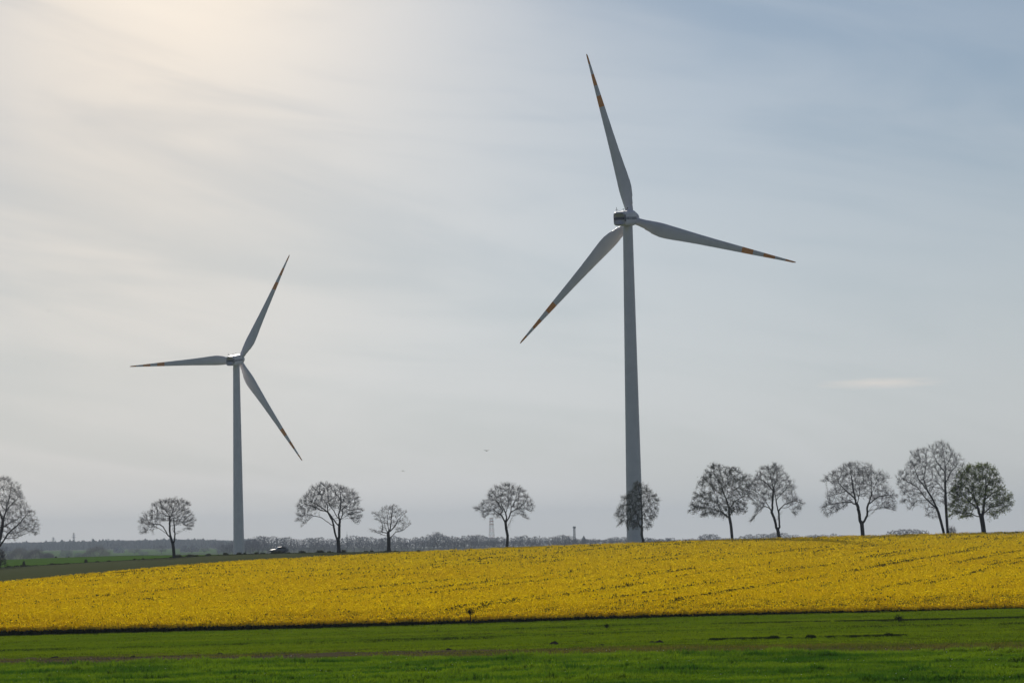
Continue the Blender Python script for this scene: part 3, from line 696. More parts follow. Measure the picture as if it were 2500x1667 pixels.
ZA = ((0, 1100), 4.704); ZB = ((300, 1200), 9.222); ZC = ((650, 1120), 5.88); ZD = ((1150, 1170), 8.959)
ZE = ((1490, 1160), 9.222); ZF_ = ((1600, 1080), 5.227); ZG = ((2000, 1050), 4.704)
TREE_DATA = [
 ('roadside_tree', 'large bare tree with wide fanning limbs above pale willows in the valley', ZA,
  [[(-80, 1275), (-62, 1180), (-40, 1120)], [(-50, 1140), (0, 1095), (50, 1040), (110, 950), (250, 940), (380, 880), (430, 850)], [(40, 1050), (100, 940), (220, 820), (300, 700), (350, 690)],
   [(-40, 1120), (-10, 1000), (10, 800), (60, 560), (80, 380), (60, 320)], [(-5, 900), (100, 830), (200, 790), (240, 750)], [(5, 760), (80, 650), (170, 560), (240, 500)],
   [(10, 800), (-80, 600), (-120, 400)], [(-50, 1100), (-200, 850), (-320, 700)], [(-60, 1130), (-250, 1000), (-400, 900)], [(25, 640), (100, 480), (170, 410)], [(20, 1080), (60, 1010), (200, 1000), (330, 950)]],
  [(-60, 330), (40, 300), (110, 350), (200, 420), (220, 500), (270, 570), (280, 660), (380, 710), (400, 780), (440, 850), (440, 950), (380, 990), (280, 950), (130, 1030), (60, 1000), (-100, 1000), (-300, 1000), (-420, 880), (-400, 700), (-300, 500), (-150, 350)],
  13, NT, dict(seed=1, n_attr=2300, twig_len=1.0, twigs=6)),
 ('roadside_tree', 'bare tree with two upright stems and long low limb before distant gabled houses', ZB,
  [[(1155, 1470), (1140, 1300), (1122, 1160)], [(1110, 1150), (1065, 1020), (1035, 850), (1030, 600), (1000, 510), (870, 380), (800, 300)], [(1030, 600), (1080, 520), (1110, 430), (1150, 300)],
   [(1060, 1030), (1000, 970), (830, 850), (690, 780), (560, 800), (450, 930)], [(1010, 985), (900, 790), (830, 735), (600, 720), (430, 760)], [(1030, 560), (830, 540), (700, 520), (560, 540)], [(1030, 660), (920, 630), (820, 600), (640, 620)],
   [(1140, 1150), (1175, 1050), (1180, 930), (1175, 620), (1260, 470), (1380, 350), (1450, 290)], [(1185, 780), (1260, 730), (1350, 700), (1430, 740), (1500, 830)], [(1190, 680), (1280, 625), (1420, 630), (1560, 640)],
   [(1160, 920), (1130, 850), (1130, 760), (1090, 730)]],
  [(340, 700), (430, 570), (560, 480), (660, 420), (650, 310), (780, 220), (960, 180), (1170, 160), (1350, 190), (1500, 290), (1440, 400), (1560, 530), (1620, 650), (1580, 800), (1480, 880), (1380, 850), (1360, 740), (1200, 740), (1060, 680), (900, 700), (780, 720), (740, 900), (650, 950), (660, 780), (560, 920), (400, 950), (470, 850), (370, 800)],
  7.5, NT, dict(seed=2, n_attr=1100, leaves=1500, leaf_s=0.06)),
 ('roadside_tree', 'broad domed bare tree forked low into two stems, one branch hanging', ZC,
  [[(1042, 1335), (1040, 1250), (1030, 1165)], [(1020, 1170), (990, 1080), (965, 980), (940, 880), (870, 760), (870, 660), (800, 580), (740, 480)], [(950, 960), (870, 900), (770, 830), (680, 820), (560, 800), (450, 890)], [(680, 825), (600, 890), (520, 975)],
   [(860, 750), (780, 740), (700, 690), (560, 650), (470, 690)], [(1045, 1150), (1050, 1050), (1050, 960), (1060, 900), (1100, 810), (1100, 730), (1180, 670), (1270, 560)], [(1035, 960), (960, 850), (900, 770), (800, 700), (640, 600)],
   [(1055, 890), (1040, 800), (1065, 700), (1060, 560), (1040, 420)], [(1040, 870), (960, 730), (900, 660), (880, 540), (860, 400)], [(1080, 870), (1180, 800), (1280, 790), (1340, 830)], [(1100, 800), (1200, 740), (1330, 730)], [(1190, 830), (1260, 890), (1300, 930)]],
  [(430, 770), (440, 690), (520, 560), (620, 470), (680, 400), (780, 350), (880, 360), (960, 410), (1040, 380), (1150, 420), (1260, 470), (1320, 560), (1340, 640), (1300, 690), (1370, 740), (1380, 830), (1320, 870), (1310, 930), (1240, 920), (1180, 840), (1100, 790), (1000, 720), (900, 700), (780, 740), (700, 760), (620, 850), (580, 920), (510, 980), (540, 900), (450, 895)],
  8.5, NT, dict(seed=3, n_attr=1700)),
 ('pollard_tree', 'short pollarded bare tree with sawn-off thick trunk and thin regrown shoots', ZC,
  [[(1760, 1315), (1757, 1150), (1748, 1055)], [(1748, 1060), (1690, 1056), (1650, 1052)], [(1655, 1050), (1665, 960), (1640, 880), (1590, 790), (1520, 770)], [(1740, 1050), (1700, 980), (1690, 860), (1660, 780)], [(1775, 1040), (1790, 920), (1800, 800), (1810, 680)],
   [(1780, 1050), (1850, 950), (1880, 880), (1960, 790), (2000, 760)], [(1775, 1140), (1830, 1080), (1860, 1050), (1960, 1020), (2020, 980), (2070, 940)], [(1740, 1110), (1680, 1090), (1600, 1060), (1500, 1040)], [(1760, 1050), (1740, 930), (1740, 800), (1760, 700)]],
  [(1480, 1030), (1560, 1000), (1620, 1010), (1650, 930), (1560, 900), (1560, 830), (1500, 770), (1600, 770), (1680, 690), (1780, 665), (1880, 680), (1960, 750), (2010, 780), (1960, 850), (1960, 920), (2080, 940), (1980, 1020), (1880, 1060), (1820, 1000), (1740, 960), (1700, 1030), (1660, 1090), (1580, 1070)],
  8.5, NT, dict(seed=4, n_attr=620, twigs=5, twig_len=0.8)),
 ('roadside_tree', 'bare round-headed tree rising from the rape before the red and white mast', ZD,
  [[(790, 1460), (800, 1230), (770, 1080), (755, 940)], [(740, 930), (670, 790), (600, 740), (520, 680), (400, 690), (280, 720), (150, 640), (80, 630)], [(670, 740), (690, 680), (640, 600), (580, 480), (460, 430), (400, 390)], [(760, 930), (780, 830), (760, 730), (680, 600), (650, 500), (660, 380), (640, 220)],
   [(770, 730), (790, 640), (830, 560), (820, 470), (800, 380), (830, 250), (840, 130)], [(780, 920), (830, 830), (870, 720), (880, 600), (930, 560), (960, 480), (1000, 330), (1040, 200)], [(870, 720), (960, 670), (1060, 610), (1180, 500), (1230, 400)], [(1060, 650), (1190, 650), (1290, 700)],
   [(800, 1070), (850, 930), (900, 830), (970, 730), (1060, 740), (1130, 820), (1230, 860)]],
  [(60, 630), (160, 590), (250, 510), (370, 420), (380, 280), (500, 180), (680, 120), (850, 100), (960, 170), (1060, 170), (1200, 280), (1230, 380), (1330, 460), (1390, 590), (1350, 710), (1230, 690), (1120, 720), (1240, 870), (1130, 830), (1040, 730), (950, 700), (900, 620), (760, 640), (700, 700), (620, 860), (530, 840), (480, 720), (330, 860), (250, 800), (280, 740), (140, 690)],
  6.5, NT, dict(seed=5, n_attr=1100, leaves=1200, leaf_s=0.06)),
 ('birch_tree', 'birch with drooping twigs standing before the wide turbine tower foot', ZE,
  [[(740, 1470), (705, 1330), (715, 1180)], [(715, 1180), (715, 950), (700, 750), (690, 550), (640, 350), (590, 170)], [(710, 920), (800, 820), (880, 720), (1000, 560), (1040, 480)], [(720, 980), (830, 930), (960, 880), (1040, 830)], [(700, 760), (760, 640), (850, 420)],
   [(700, 1190), (610, 1080), (500, 1040), (390, 960), (250, 870), (140, 880)], [(630, 1100), (610, 900), (520, 760), (430, 560), (330, 460)], [(700, 780), (600, 660), (490, 540), (420, 420)], [(420, 990), (300, 1010), (190, 1090)]],
  [(120, 880), (200, 700), (260, 600), (300, 450), (390, 400), (490, 350), (510, 180), (600, 140), (720, 180), (780, 200), (860, 290), (930, 380), (1040, 460), (1090, 600), (1040, 700), (1050, 820), (1030, 930), (900, 960), (960, 1060), (890, 1150), (800, 1200), (780, 1000), (650, 1050), (600, 1160), (500, 1200), (440, 1060), (370, 1220), (380, 1060), (190, 1100), (260, 1000)],
  6.0, BT, dict(seed=6, n_attr=1000, droop=0.55, leaves=8500, leaf_s=0.08, trop=0.0)),
 ('birch_tree', 'leafing birch with curved pale trunk, its crown touching the tree beside it', ZF_,
  [[(980, 1220), (965, 1050), (945, 950)], [(945, 950), (945, 830), (920, 720), (870, 600), (860, 540), (790, 430), (760, 310)], [(935, 960), (850, 880), (810, 780), (800, 680), (740, 560)], [(860, 890), (740, 850), (640, 820), (500, 800)], [(800, 760), (700, 730), (600, 670), (540, 640)],
   [(930, 720), (980, 640), (1080, 560), (1150, 460), (1190, 420)], [(950, 850), (1020, 750), (1120, 690), (1190, 640)], [(945, 940), (1010, 850), (1110, 840)], [(870, 600), (930, 500), (970, 380)]],
  [(430, 860), (500, 760), (490, 660), (560, 620), (640, 640), (700, 600), (660, 540), (540, 550), (580, 490), (640, 430), (660, 350), (720, 280), (830, 280), (900, 330), (970, 320), (1080, 350), (1110, 420), (1190, 400), (1230, 450), (1220, 560), (1200, 700), (1130, 780), (1140, 870), (1070, 930), (1000, 900), (900, 930), (760, 930), (700, 920), (580, 950), (600, 890), (480, 890)],
  7.0, BT, dict(seed=7, n_attr=1250, droop=0.4, leaves=12500, leaf_s=0.095, trop=0.0)),
 ('roadside_tree', 'bare tree with slit between its two joined lower stems, beside leafing birch', ZF_,
  [[(1580, 1205), (1562, 1110)], [(1550, 1100), (1530, 980), (1490, 860), (1420, 720), (1310, 620), (1220, 580)], [(1505, 880), (1505, 750), (1510, 600), (1480, 480), (1440, 340)], [(1470, 830), (1400, 810), (1340, 860), (1220, 1010)], [(1585, 1100), (1592, 920), (1570, 780), (1560, 680), (1540, 580), (1580, 420), (1560, 300)],
   [(1590, 860), (1660, 790), (1780, 740), (1880, 780)], [(1600, 840), (1720, 825), (1770, 890)], [(1570, 720), (1660, 620), (1740, 520)], [(1510, 620), (1420, 520), (1330, 460)], [(1535, 990), (1570, 970), (1590, 900)]],
  [(1200, 1020), (1290, 920), (1270, 830), (1200, 740), (1180, 620), (1200, 520), (1290, 440), (1350, 340), (1430, 300), (1560, 280), (1640, 360), (1690, 440), (1680, 490), (1770, 510), (1790, 600), (1750, 680), (1830, 710), (1910, 770), (1860, 840), (1800, 920), (1730, 900), (1740, 830), (1640, 740), (1540, 700), (1440, 780), (1400, 820), (1330, 900), (1240, 1000)],
  8.0, NT, dict(seed=8, n_attr=1400)),
 ('roadside_tree', 'broad bare tree with forked trunk and wavy spreading limbs, no leaves', ZG,
  [[(500, 1195), (490, 1070)], [(475, 1060), (455, 950), (430, 850), (390, 770), (300, 700), (210, 610), (90, 590), (30, 600)], [(420, 850), (400, 700), (390, 600), (370, 420)], [(400, 860), (340, 800), (250, 880), (140, 950)], [(370, 830), (270, 830), (140, 850), (40, 890)], [(440, 840), (450, 740), (460, 650), (500, 560)],
   [(510, 1060), (545, 980), (545, 870), (580, 740), (570, 650), (560, 480), (560, 420)], [(560, 850), (660, 770), (760, 750), (860, 740)], [(550, 930), (620, 910), (700, 880), (830, 920)], [(580, 730), (640, 600), (740, 560), (790, 560)], [(300, 700), (250, 720), (110, 760)]],
  [(20, 600), (110, 510), (200, 460), (300, 400), (370, 360), (440, 390), (500, 440), (570, 400), (620, 450), (740, 480), (790, 570), (730, 650), (830, 690), (900, 760), (870, 840), (870, 920), (800, 930), (680, 900), (620, 860), (540, 780), (440, 760), (370, 860), (300, 890), (120, 1000), (60, 960), (30, 880), (100, 790), (110, 720), (180, 640), (110, 590)],
  9.5, NT, dict(seed=9, n_attr=1500)),
 ('roadside_tree', 'bare tree leaning away from the tall straight tree close beside it', ZG,
  [[(1430, 1172), (1400, 1050), (1370, 940)], [(1370, 940), (1320, 800), (1250, 680), (1225, 560), (1200, 380), (1170, 250)], [(1340, 890), (1230, 780), (1150, 660), (1020, 580), (940, 520)], [(1300, 850), (1200, 730), (1100, 690), (970, 720)], [(1260, 800), (1150, 800), (1060, 900)], [(1350, 900), (1260, 880), (1220, 960)], [(1225, 560), (1240, 400), (1240, 260)], [(1250, 690), (1150, 550), (1090, 400)]],
  [(890, 530), (940, 470), (1030, 470), (1030, 390), (1070, 270), (1170, 210), (1240, 210), (1270, 300), (1290, 500), (1310, 700), (1370, 900), (1360, 1020), (1310, 1010), (1230, 990), (1240, 880), (1150, 840), (1050, 920), (1050, 810), (960, 850), (970, 750), (910, 650)],
  6.5, NT, dict(seed=10, n_attr=1400)),
 ('roadside_tree', 'tallest bare tree with straight trunk and narrow oval crown', ZG,
  [[(1475, 1172), (1465, 1000), (1455, 800)], [(1455, 800), (1440, 600), (1435, 420), (1420, 280), (1400, 160)], [(1460, 730), (1530, 690), (1620, 650)], [(1450, 600), (1520, 480), (1600, 400)], [(1445, 720), (1370, 620), (1290, 560)], [(1440, 500), (1380, 400), (1320, 300)], [(1440, 420), (1500, 320), (1540, 250)], [(1465, 880), (1540, 820), (1600, 800)], [(1440, 620), (1380, 540), (1300, 440)]],
  [(1260, 200), (1330, 160), (1400, 135), (1490, 160), (1540, 230), (1600, 290), (1660, 360), (1660, 450), (1640, 600), (1620, 750), (1560, 850), (1490, 880), (1400, 850), (1380, 760), (1310, 680), (1300, 560), (1280, 420), (1290, 300)],
  6.8, NT, dict(seed=11, n_attr=1500)),
 ('maple_tree', 'dense leafing tree with green crown top and leaning dark trunk', ZG,
  [[(1890, 1160), (1880, 1080), (1865, 990)], [(1850, 990), (1835, 880), (1810, 780), (1800, 680), (1740, 560)], [(1880, 980), (1890, 880), (1900, 780), (1910, 640), (1900, 500)], [(1840, 1000), (1750, 960), (1650, 940), (1550, 970)], [(1830, 900), (1730, 820), (1640, 740), (1560, 700)], [(1890, 960), (1950, 890), (2050, 860), (2150, 880)], [(1900, 800), (1990, 730), (2080, 690)], [(1910, 660), (1980, 560), (2020, 480)], [(1810, 760), (1700, 650), (1620, 580)]],
  [(1500, 900), (1530, 780), (1560, 620), (1600, 520), (1650, 440), (1750, 400), (1900, 400), (2000, 440), (2060, 530), (2100, 640), (2160, 720), (2210, 820), (2200, 900), (2120, 950), (2030, 960), (1990, 1020), (1930, 960), (1850, 860), (1780, 900), (1740, 1000), (1640, 1030), (1590, 960), (1530, 1010)],
  11.5, MT, dict(seed=12, n_attr=1300, leaves=16000, leaf_s=0.12)),
]
for (nm, lb, (org, sc_), limbs, poly, tpx, mt, kw) in TREE_DATA:
    bu = org[0] + limbs[0][0][0] / sc_
    off = {1: -5.0, 12: -3.0, 11: -4.5, 10: -6.0, 6: -6.5, 7: -4.0}.get(kw['seed'], -5.0)
    traced_tree(nm, lb, org, sc_, limbs[0][0], limbs, poly, RDY(bu) + off, tpx, G, mats=mt, **kw)

# ------------------------------------------------------------------ wind turbines
def blade_mesh(parent, Rb, psi):
    """blade along local +Z, chord in X (trailing edge to +X), thickness in Y"""
    st = [(0.028, 2.0, 1.0, 0.0), (0.055, 2.05, 1.0, 0.0), (0.09, 2.5, 0.80, 0.25), (0.13, 3.3, 0.52, 0.30), (0.18, 3.95, 0.36, 0.32), (0.23, 3.8, 0.30, 0.32), (0.30, 3.35, 0.26, 0.32), (0.40, 2.75, 0.23, 0.31),
          (0.50, 2.3, 0.21, 0.30), (0.60, 1.92, 0.20, 0.30), (0.679, 1.63, 0.19, 0.30), (0.746, 1.38, 0.19, 0.30), (0.809, 1.12, 0.18, 0.30), (0.876, 0.84, 0.18, 0.30), (0.939, 0.6, 0.18, 0.30), (0.985, 0.44, 0.18, 0.3), (1.0, 0.2, 0.2, 0.3)]
    A_ = np.array(st); tt = np.unique(np.concatenate([A_[:, 0], np.linspace(0.03, 0.66, 44)]))
    def cub(col):                                                     # smooth station curve
        y_ = np.interp(tt, A_[:, 0], A_[:, col])
        for _ in range(6):
            y2 = y_.copy(); y2[1:-1] = 0.25 * y_[:-2] + 0.5 * y_[1:-1] + 0.25 * y_[2:]; m_ = (tt < 0.64) & (tt > 0.03); y_ = np.where(m_, y2, y_)
        return y_
    st = list(zip(tt.tolist(), cub(1).tolist(), cub(2).tolist(), cub(3).tolist()))
    k = 20; V = []; Fc = []; mi = []
    for (t, c, th, ax) in st:
        tw = R(13) * (1 - min(1, t / 0.8)) ** 1.5
        for j in range(k):
            a = 2 * math.pi * j / k
            rd = max(0.0, min(1.0, (th - 0.3) / 0.7))
            cx = 0.5 * (1 + math.cos(a)); yy = 0.5 * math.sin(a)
            yfoil = yy * (1.0 * rd + (1 - rd) * (1.25 * (1 - cx) ** 0.45 + 0.02) * 1.0)
            X = (cx - (0.5 * rd + ax * (1 - rd))) * c; Yc = yfoil * c * th
            V.append((X * math.cos(tw) + Yc * math.sin(tw), -X * math.sin(tw) + Yc * math.cos(tw) + 0.5 * t ** 2.2, t * Rb))
    for i in range(len(st) - 1):
        m = 1 if (0.678 < st[i][0] < 0.745 or 0.808 < st[i][0] < 0.875 or st[i][0] >= 0.938) else 0
        for j in range(k):
            Fc.append((i * k + j, i * k + (j + 1) % k, (i + 1) * k + (j + 1) % k, (i + 1) * k + j)); mi.append(m)
    V.append((0, 0.5, Rb)); tip = len(V) - 1
    fs = [np.array(Fc), np.array([((len(st) - 1) * k + j, (len(st) - 1) * k + (j + 1) % k, tip) for j in range(k)])]
    o = mesh('blade', V, fs, [M['paint'], M['orange']], parent, midx=mi + [1] * k)
    return o
def turbine(u_t, v_b, Y, hub_v, hub_u, axis_az, psi0, label, Rb=46.0, r_top=1.30, r_bot=2.25, letters=True):
    wb = at(u_t, v_b, Y); gz_ = zf1(wb.x, Y)
    hubp = at(hub_u, hub_v, Y + 4.5)
    root = empty('wind_turbine', (wb.x, Y, gz_)); tag(root, label, 'wind turbine', 'wind turbines beyond the rape field')
    ax = Vector((math.sin(axis_az), math.cos(axis_az), 0))
    TILT = R(0)
    Hh = hubp.z - gz_; top = Hh - 2.05
    hs = np.linspace(0, top, 27); k = 64; V = []; Fc = []
    for z in hs:
        r = r_bot + (r_top - r_bot) * (z / top)
        for j in range(k): V.append((r * math.cos(2 * math.pi * j / k), r * math.sin(2 * math.pi * j / k), z - (0.4 if z == 0 else 0)))
    I = np.arange(len(hs) * k).reshape(len(hs), k)
    q = np.stack([I[:-1], np.roll(I, -1, 1)[:-1], np.roll(I, -1, 1)[1:], I[1:]], -1).reshape(-1, 4)
    tw = mesh('tower', V, q, M['paint'], root)
    for fz in (0.27, 0.53, 0.78):
        r = r_bot + (r_top - r_bot) * fz
        b = MB(); b.tube([(0, 0, fz * top - 0.04), (0, 0, fz * top + 0.04)], r + 0.012, 48); b.build('flange', M['paint'], tw, True)
    # foundation plinth and door
    b = MB(); b.tube([(0, 0, -0.5), (0, 0, 0.35)], [3.6, 3.4], 40); b.build('foundation', M['wall'], root)
    # nacelle: local frame with +Y along the rotor axis
    Mn = Matrix.Translation((0, 0, Hh)) @ Matrix.Rotation(-axis_az, 4, 'Z') @ Matrix.Rotation(R(6), 4, 'X')
    def T(p): return tuple(Mn @ Vector(p))
    def loft(secs, n=28, e=5.0):
        """rounded-rectangle sections (y, half width, z low, z high)"""
        V = []; Fc = []
        for (y, hw, zl, zh) in secs:
            for j in range(n):
                a = 2 * math.pi * (j + 0.5) / n; c, s = math.cos(a), math.sin(a)
                V.append(T((hw * math.copysign(abs(c) ** (2 / e), c), y, (zl + zh) / 2 + (zh - zl) / 2 * math.copysign(abs(s) ** (2 / e), s))))
        for i in range(len(secs) - 1):
            for j in range(n): Fc.append((i * n + j, i * n + (j + 1) % n, (i + 1) * n + (j + 1) % n, (i + 1) * n + j))
        V = np.array(V); caps = [list(range(n)), list(range((len(secs) - 1) * n, len(secs) * n))[::-1]]
        return V, [np.array(Fc), np.array([caps[0]]), np.array([caps[1]])]
    V, Fc = loft([(-7.2, 1.45, -1.65, 1.35), (-7.0, 1.68, -1.9, 1.62), (-6.4, 1.76, -2.0, 1.75), (-2.0, 1.80, -2.05, 1.95), (1.6, 1.80, -2.05, 2.08), (2.4, 1.70, -1.9, 2.0), (2.7, 1.5, -1.6, 1.75)])
    nac = mesh('nacelle', V, Fc, M['paint'], root, smooth=False)
    HW = 1.80
    def panel(x0, x1, y0, y1, z0, z1, name, mat, par=nac):
        b = MB(); b.box(((x0 + x1) / 2, (y0 + y1) / 2, (z0 + z1) / 2), (abs(x1 - x0), abs(y1 - y0), abs(z1 - z0)), 0, Mn); return b.build(name, mat, par)
    # stripe on the rear face, the cross bar and the stripe with lettering on the flank
    panel(-1.50, 1.48, -7.21, -7.23, -0.42, 0.28, 'stripe', M['navy'])
    panel(1.56, 1.80, -7.26, -6.75, -0.95, 0.85, 'cross_bar', M['navy'])
    panel(HW + 0.004, HW + 0.03, -6.60, 2.2, -0.42, 0.28, 'stripe', M['navy'])
    panel(-HW - 0.03, -HW - 0.004, -6.30, 2.2, -0.42, 0.28, 'stripe', M['navy'])
    cu = bpy.data.curves.new('lettering', 'FONT'); cu.body = 'lsa'; cu.size = 1.35; cu.extrude = 0.01
    to = bpy.data.objects.new('lettering_curve', cu); COL.objects.link(to)
    dg = bpy.context.evaluated_depsgraph_get(); me = bpy.data.meshes.new_from_object(to.evaluated_get(dg)); bpy.data.objects.remove(to)
    me.name = 'lettering'; me.transform(Mn @ Matrix.Translation((HW + 0.045, -4.3, -0.42)) @ Matrix.Rotation(R(90), 4, 'Z') @ Matrix.Rotation(R(90), 4, 'X') @ Matrix.Scale(1.9, 4, (1, 0, 0)))
    me.materials.clear(); me.materials.append(M['letter'])
    lo = bpy.data.objects.new('lettering', me); COL.objects.link(lo); lo.parent = nac
    # roof gear: wind mast with vane and cups, aviation light, rail
    b = MB(); b.tube([T((-0.9, -6.2, 1.6)), T((-0.9, -6.2, 3.0))], 0.06, 6); b.tube([T((-1.3, -6.2, 2.35)), T((-0.5, -6.2, 2.35))], 0.04, 6); b.build('wind_mast', M['dark_metal'], nac)
    b = MB(); b.tube([T((0.9, -5.8, 1.6)), T((0.9, -5.8, 2.5))], 0.05, 6); b.tube([T((0.6, -5.8, 2.4)), T((1.2, -5.8, 2.4))], 0.05, 6); b.build('anemometer', M['dark_metal'], nac)
    b = MB(); b.tube([T((1.0, -5.6, 1.75)), T((1.2, -3.4, 2.55))], 0.07, 6); b.tube([T((1.2, -3.5, 2.5)), T((1.2, -3.2, 2.75))], 0.16, 8); b.build('aviation_light', M['dark_metal'], nac)
    b = MB(); b.tube([T((-0.9, -6.2, 2.2)), T((0.0, -6.0, 1.95)), T((0.9, -5.8, 2.25))], 0.025, 5); b.build('stay_wire', M['dark_metal'], nac)
    # hub and blades
    Mh = Mn @ Matrix.Rotation(TILT, 4, 'X')
    V = []; Fc = []; n = 32
    secs = [(2.5, 1.25), (2.7, 1.62), (3.4, 1.78), (4.6, 1.78), (5.4, 1.6), (6.0, 1.2), (6.35, 0.6), (6.42, 0.05)]
    for (y, r) in secs:
        for j in range(n): V.append(tuple(Mh @ Vector((r * math.cos(2 * math.pi * j / n), y, r * math.sin(2 * math.pi * j / n)))))
    for i in range(len(secs) - 1):
        for j in range(n): Fc.append((i * n + j, i * n + (j + 1) % n, (i + 1) * n + (j + 1) % n, (i + 1) * n + j))
    mesh('hub', V, np.array(Fc), M['paint'], root)
    for q_ in range(3):
        o = blade_mesh(root, Rb, 0)
        o.matrix_local = Mh @ Matrix.Translation((0, 3.6, -0.55)) @ Matrix.Rotation(psi0 + q_ * 2 * math.pi / 3, 4, 'Y')
    return root
turbine(1550.5, 1318, 765, 537, 1552, R(20.5), R(-12.9), 'wind turbine with thick tower rising behind the drooping birch and rape crest', Rb=46.7)
turbine(583.2, 1350, 1130, 880, 592, R(15.0), R(29.2), 'wind turbine with its tower foot in the valley near the silver car', Rb=46.9)

# ------------------------------------------------------------------ far trees
def round_poly(g, w, h, base, n=16):
    P = []
    for i in range(n):
        a = 2 * math.pi * i / n; r = 1 + g.uniform(-0.16, 0.16)
        P.append((math.cos(a) * w / 2 * r, base + (h - base) / 2 + math.sin(a) * (h - base) / 2 * r))
    return P
protos = []
FT = {'trunk': M['far_bark'], 'twig': M['haze_tinted_twig'], 'leaf': M['haze_tinted_twig']}
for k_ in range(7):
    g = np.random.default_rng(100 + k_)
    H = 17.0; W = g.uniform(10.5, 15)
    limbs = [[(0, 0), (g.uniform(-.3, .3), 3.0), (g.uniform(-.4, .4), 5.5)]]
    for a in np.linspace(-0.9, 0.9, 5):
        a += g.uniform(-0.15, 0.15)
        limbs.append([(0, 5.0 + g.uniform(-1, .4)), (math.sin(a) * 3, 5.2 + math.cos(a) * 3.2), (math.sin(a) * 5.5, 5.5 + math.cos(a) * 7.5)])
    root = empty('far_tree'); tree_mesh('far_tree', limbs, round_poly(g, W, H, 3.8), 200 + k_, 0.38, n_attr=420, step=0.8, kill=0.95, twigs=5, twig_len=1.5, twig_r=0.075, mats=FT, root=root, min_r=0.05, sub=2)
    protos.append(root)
def copy_tree(src, loc, rz, sx, sz, label, cat, group, name=None):
    r = src.copy(); COL.objects.link(r); r.location = loc; r.rotation_euler = (0, 0, rz); r.scale = (sx, sx, sz)
    if name: r.name = name
    tag(r, label, cat, group)
    for ch in list(src.children):
        c = ch.copy(); COL.objects.link(c); c.parent = r
    return r
TOPS = [(540, 1326), (570, 1321), (600, 1316), (635, 1306), (670, 1309), (700, 1309), (735, 1316), (760, 1310), (800, 1316), (830, 1314), (860, 1305), (900, 1312), (940, 1309), (1000, 1312), (1040, 1310), (1075, 1300), (1110, 1309), (1150, 1305), (1200, 1311), (1250, 1312), (1280, 1304), (1320, 1312), (1380, 1304), (1420, 1313), (1460, 1316), (1520, 1308), (1560, 1313), (1600, 1313), (1645, 1312), (1690, 1314), (1735, 1303), (1780, 1313), (1850, 1302), (1880, 1301), (1925, 1303), (1970, 1309), (2010, 1302), (2060, 1306), (2110, 1308)]
g = np.random.default_rng(5)
used = set()
SEG = [(600, 'just before the valley turbine tower'), (690, 'behind the silver car by the valley turbine'), (790, 'between the silver car and the domed forked tree'), (900, 'behind the domed forked tree'), (1030, 'behind the pollarded tree'), (1160, 'between pollarded tree and lattice radio mast'), (1280, 'behind the round-headed tree and radio mast'), (1400, 'between radio mast and slim antenna tower'), (1500, 'beside the church spire'), (1660, 'behind the birch and the thick turbine tower'), (1850, 'over the rape crest behind the leafing birch'), (2100, 'over the rape crest by the wavy-limbed tree')]
def LBL(u):
    for lim, tx in SEG:
        if u < lim: return 'hazy bare tree in the distant line ' + tx
    return 'hazy bare tree in the distant line ' + SEG[-1][1]
u = 548.0
while u < 2070:
    vt = np.interp(u, [a for a, _ in TOPS], [b for _, b in TOPS]) + g.uniform(-2.5, 3.5)
    Y = 2750 + g.uniform(-180, 200); p = ground_pt(u, Y); hgt = at(u, vt, Y).z - p.z
    k_ = int(g.integers(0, 7)); pr = protos[k_]; sz = hgt / 17.3; sx = sz * g.uniform(0.8, 1.15)
    if k_ not in used:
        used.add(k_); pr.location = p; pr.rotation_euler = (0, 0, g.uniform(0, 6.28)); pr.scale = (sx, sx, sz); tag(pr, LBL(u), 'tree', 'distant trees on the horizon')
    else:
        copy_tree(pr, p, g.uniform(0, 6.28), sx, sz, LBL(u), 'tree', 'distant trees on the horizon')
    u += g.uniform(9, 19)
